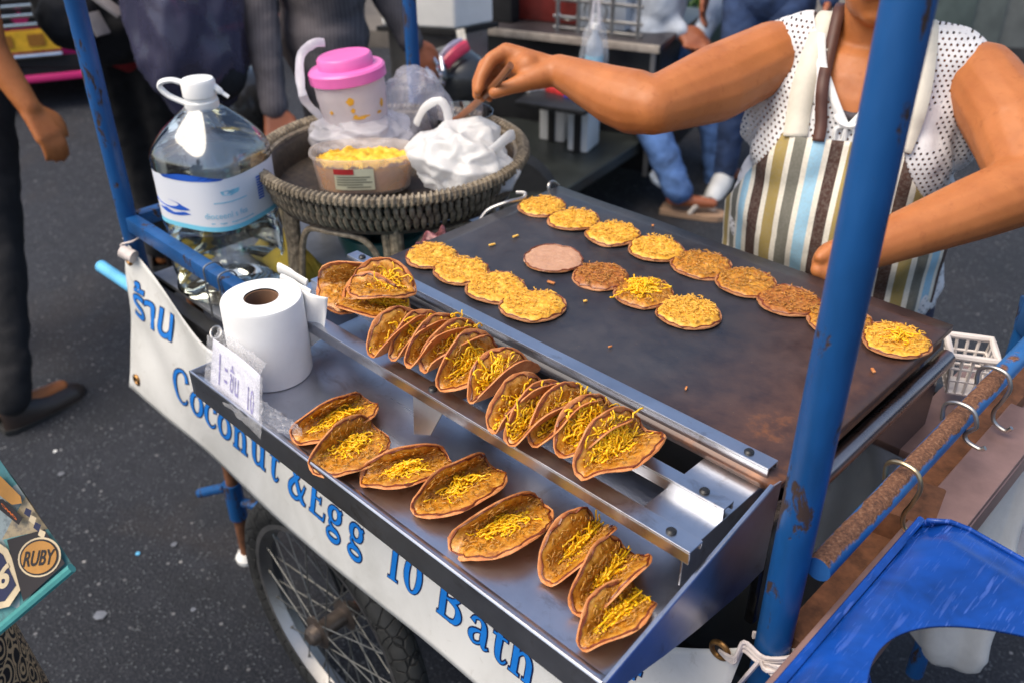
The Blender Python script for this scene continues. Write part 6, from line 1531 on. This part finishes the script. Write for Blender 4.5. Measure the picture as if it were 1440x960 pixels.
b = MB(); b.tube(smooth_pts([DEP(625, 92, 3.15), DEP(640, 76, 3.15), DEP(657, 64, 3.17)], 4), .022, 8, flat=.5); b.build('stripe', simple('pink_stripe', (.75, .06, .12), .3), scoot)
b = MB(); b.tube(smooth_pts([DEP(620, 84, 3.16), DEP(634, 68, 3.16), DEP(650, 60, 3.18)], 4), .018, 8, flat=.5); b.build('stripe', simple('lilac_stripe', (.42, .40, .52), .3), scoot)
b = MB(); b.tube(smooth_pts([DEP(575, 82, 3.12), DEP(600, 84, 3.13), DEP(625, 96, 3.15)], 4), .016, 8); b.build('handlebar', M['black'], scoot)
for (x0, y0, x1, y1) in ((609, 80, 616, 92), (620, 80, 623, 100), (597, 92, 608, 110)):
    b = MB(); b.tube([DEP(x0, y0, 3.08), DEP(x1, y1, 3.08)], .007, 8); b.build('lever', M['chrome'], scoot)
for k, f in enumerate((.18, -.95)):
    c = V((scp.x, scp.y, .23))+sf*f; b = MB(); b.lathe(c, [(.14, -.045), (.21, -.045), (.23, 0), (.21, .045), (.14, .045)], 32, sl_.to_track_quat('Z', 'Y').to_matrix()); b.build('wheel', M['rubber'], scoot)
# green handcart corner, orange toy-like crate, pavement and wall panels far behind
g0, g1 = PX(1000, 33, 'z', .55), PX(1075, -6, 'z', .55); gx = (g1-g0).normalized(); gy = V((-gx.y, gx.x, 0))
gc = thing('green_barrow', 'dark green barrow with a pale wooden edge behind the vendor', 'barrow', V((g0.x, g0.y, 0))); RG = Matrix((gx, gy, V((0, 0, 1)))).transposed(); gm = g0+gx*.6
b = MB(); b.box(V((gm.x, gm.y, .36))+gy*.3, (1.3, .6, .36), RG, .01); b.build('side', simple('dark_green_paint', (.012, .035, .028), .45, 0, .3, 8), gc)
b = MB(); b.box(V((gm.x, gm.y, .556))+gy*.02, (1.32, .05, .03), RG, .006); b.build('edge', simple('worn_wood', (.40, .26, .18), .6, 0, .2, 12), gc)
for q in (-.4, .4):
    c = V((gm.x, gm.y, .18))+gx*q+gy*.3; b = MB(); b.lathe(c, [(.12, -.04), (.175, -.04), (.18, 0), (.175, .04), (.12, .04)], 28, gy.to_track_quat('Z', 'Y').to_matrix()); b.build('wheel', M['rubber'], gc)
b = MB(); rg = random.Random(4)
for k in range(260):
    p = V((gm.x, gm.y, .56))+gx*rg.uniform(-.6, .5)+gy*rg.uniform(.06, .5)+V((0, 0, rg.uniform(0, .14))); d = V((rg.uniform(-1, 1), rg.uniform(-1, 1), rg.uniform(-.3, 1))).normalized()*.06; s_ = d.cross(V((0, 0, 1))).normalized()*.02
    b.add([p-d, p+s_, p+d, p-s_], [(0, 1, 2, 3)])
lv = b.build('leafy_greens', simple('leaf_green', (.07, .16, .03), .6, 0, .5, 15), origin_at=(gm.x, gm.y, .56)); tag(lv, 'heap of leafy greens lying in the dark green barrow', 'greens'); lv['kind'] = 'stuff'
oc_ = PX(1008, 205, 'z', .10); oj = thing('orange_marker', 'small orange plastic marker on the road behind the vendor', 'marker', V((oc_.x, oc_.y, 0)))
b = MB(); b.lathe(V((oc_.x, oc_.y, 0)), [(.05, 0), (.05, .06), (.03, .07), (.04, .10), (.045, .2), (.03, .26), (.004, .28)], 20); b.build('lens', simple('orange_plastic', (.75, .22, .01), .35), oj)
b = MB(); b.lathe(V((oc_.x, oc_.y, 0)), [(.06, 0.001), (.06, .03), (.052, .035)], 20); b.build('base', M['blackmat'], oj)
pv0 = PX(1420, 92, 'z', 0)
b = MB(); c = V((pv0.x, pv0.y, 0)); pd = V((.80, .60, 0)).normalized(); pn = V((-pd.y, pd.x, 0)); RP_ = Matrix((pd, pn, V((0, 0, 1)))).transposed()
pav = None
b.box(c+pn*3.0+V((0, 0, .03)), (16, 6, .18), RP_, .02); pav = b.build('pavement', simple('grey_brown_pavement', (.12, .105, .09), .85, 0, .25, 4, .3, .004)); pav['kind'] = 'structure'
for i in range(3):
    pc = PX(1318+i*45, 10, 'z', .45)+pn*.3; pn_root = None
    b = MB(); b.box(pc+V((0, 0, .15)), (.62, .06, .9), RP_, .01); o = b.build('hoarding_panel', simple('grey_green_panel_%d' % i, (.10+.03*i, .13+.02*i, .12+.02*i), .6, 0, .25, 5), origin_at=(pc.x, pc.y, .12)); tag(o, ('first', 'second', 'third')[i]+' grey green street hoarding panel beyond the vendor, counted from the trailer', 'panel', 'hoarding panels on the pavement')
# litter on the road
for i, (x, y, s_, m_, lab) in enumerate(((141, 865, .015, 'deck', 'greyish square paper scrap on the asphalt'), (272, 857, .007, 'deck', 'small pale chip on the asphalt near the support leg'), (194, 778, .006, 'bluelight', 'tiny blue fleck on the asphalt'), (86, 666, .010, 'deck', 'white torn paper bit on the asphalt by the shoe'), (78, 634, .006, 'white', 'tiny white paper dot on the asphalt by the shoe'), (245, 765, .008, 'deck', 'faded flat fragment on the asphalt beside the support leg'))):
    p = PX(x, y, 'z', .002); b = MB(); rg = random.Random(i+9); n = 6
    b.prism([p+V((s_*(.8+.4*rg.random())*cos(2*pi*k/n+i), s_*(.8+.4*rg.random())*sin(2*pi*k/n+i), 0)) for k in range(n)], (0, 0, .0018)); o = b.build('litter_scrap', M[m_], smooth=False, origin_at=p); tag(o, lab, 'litter')
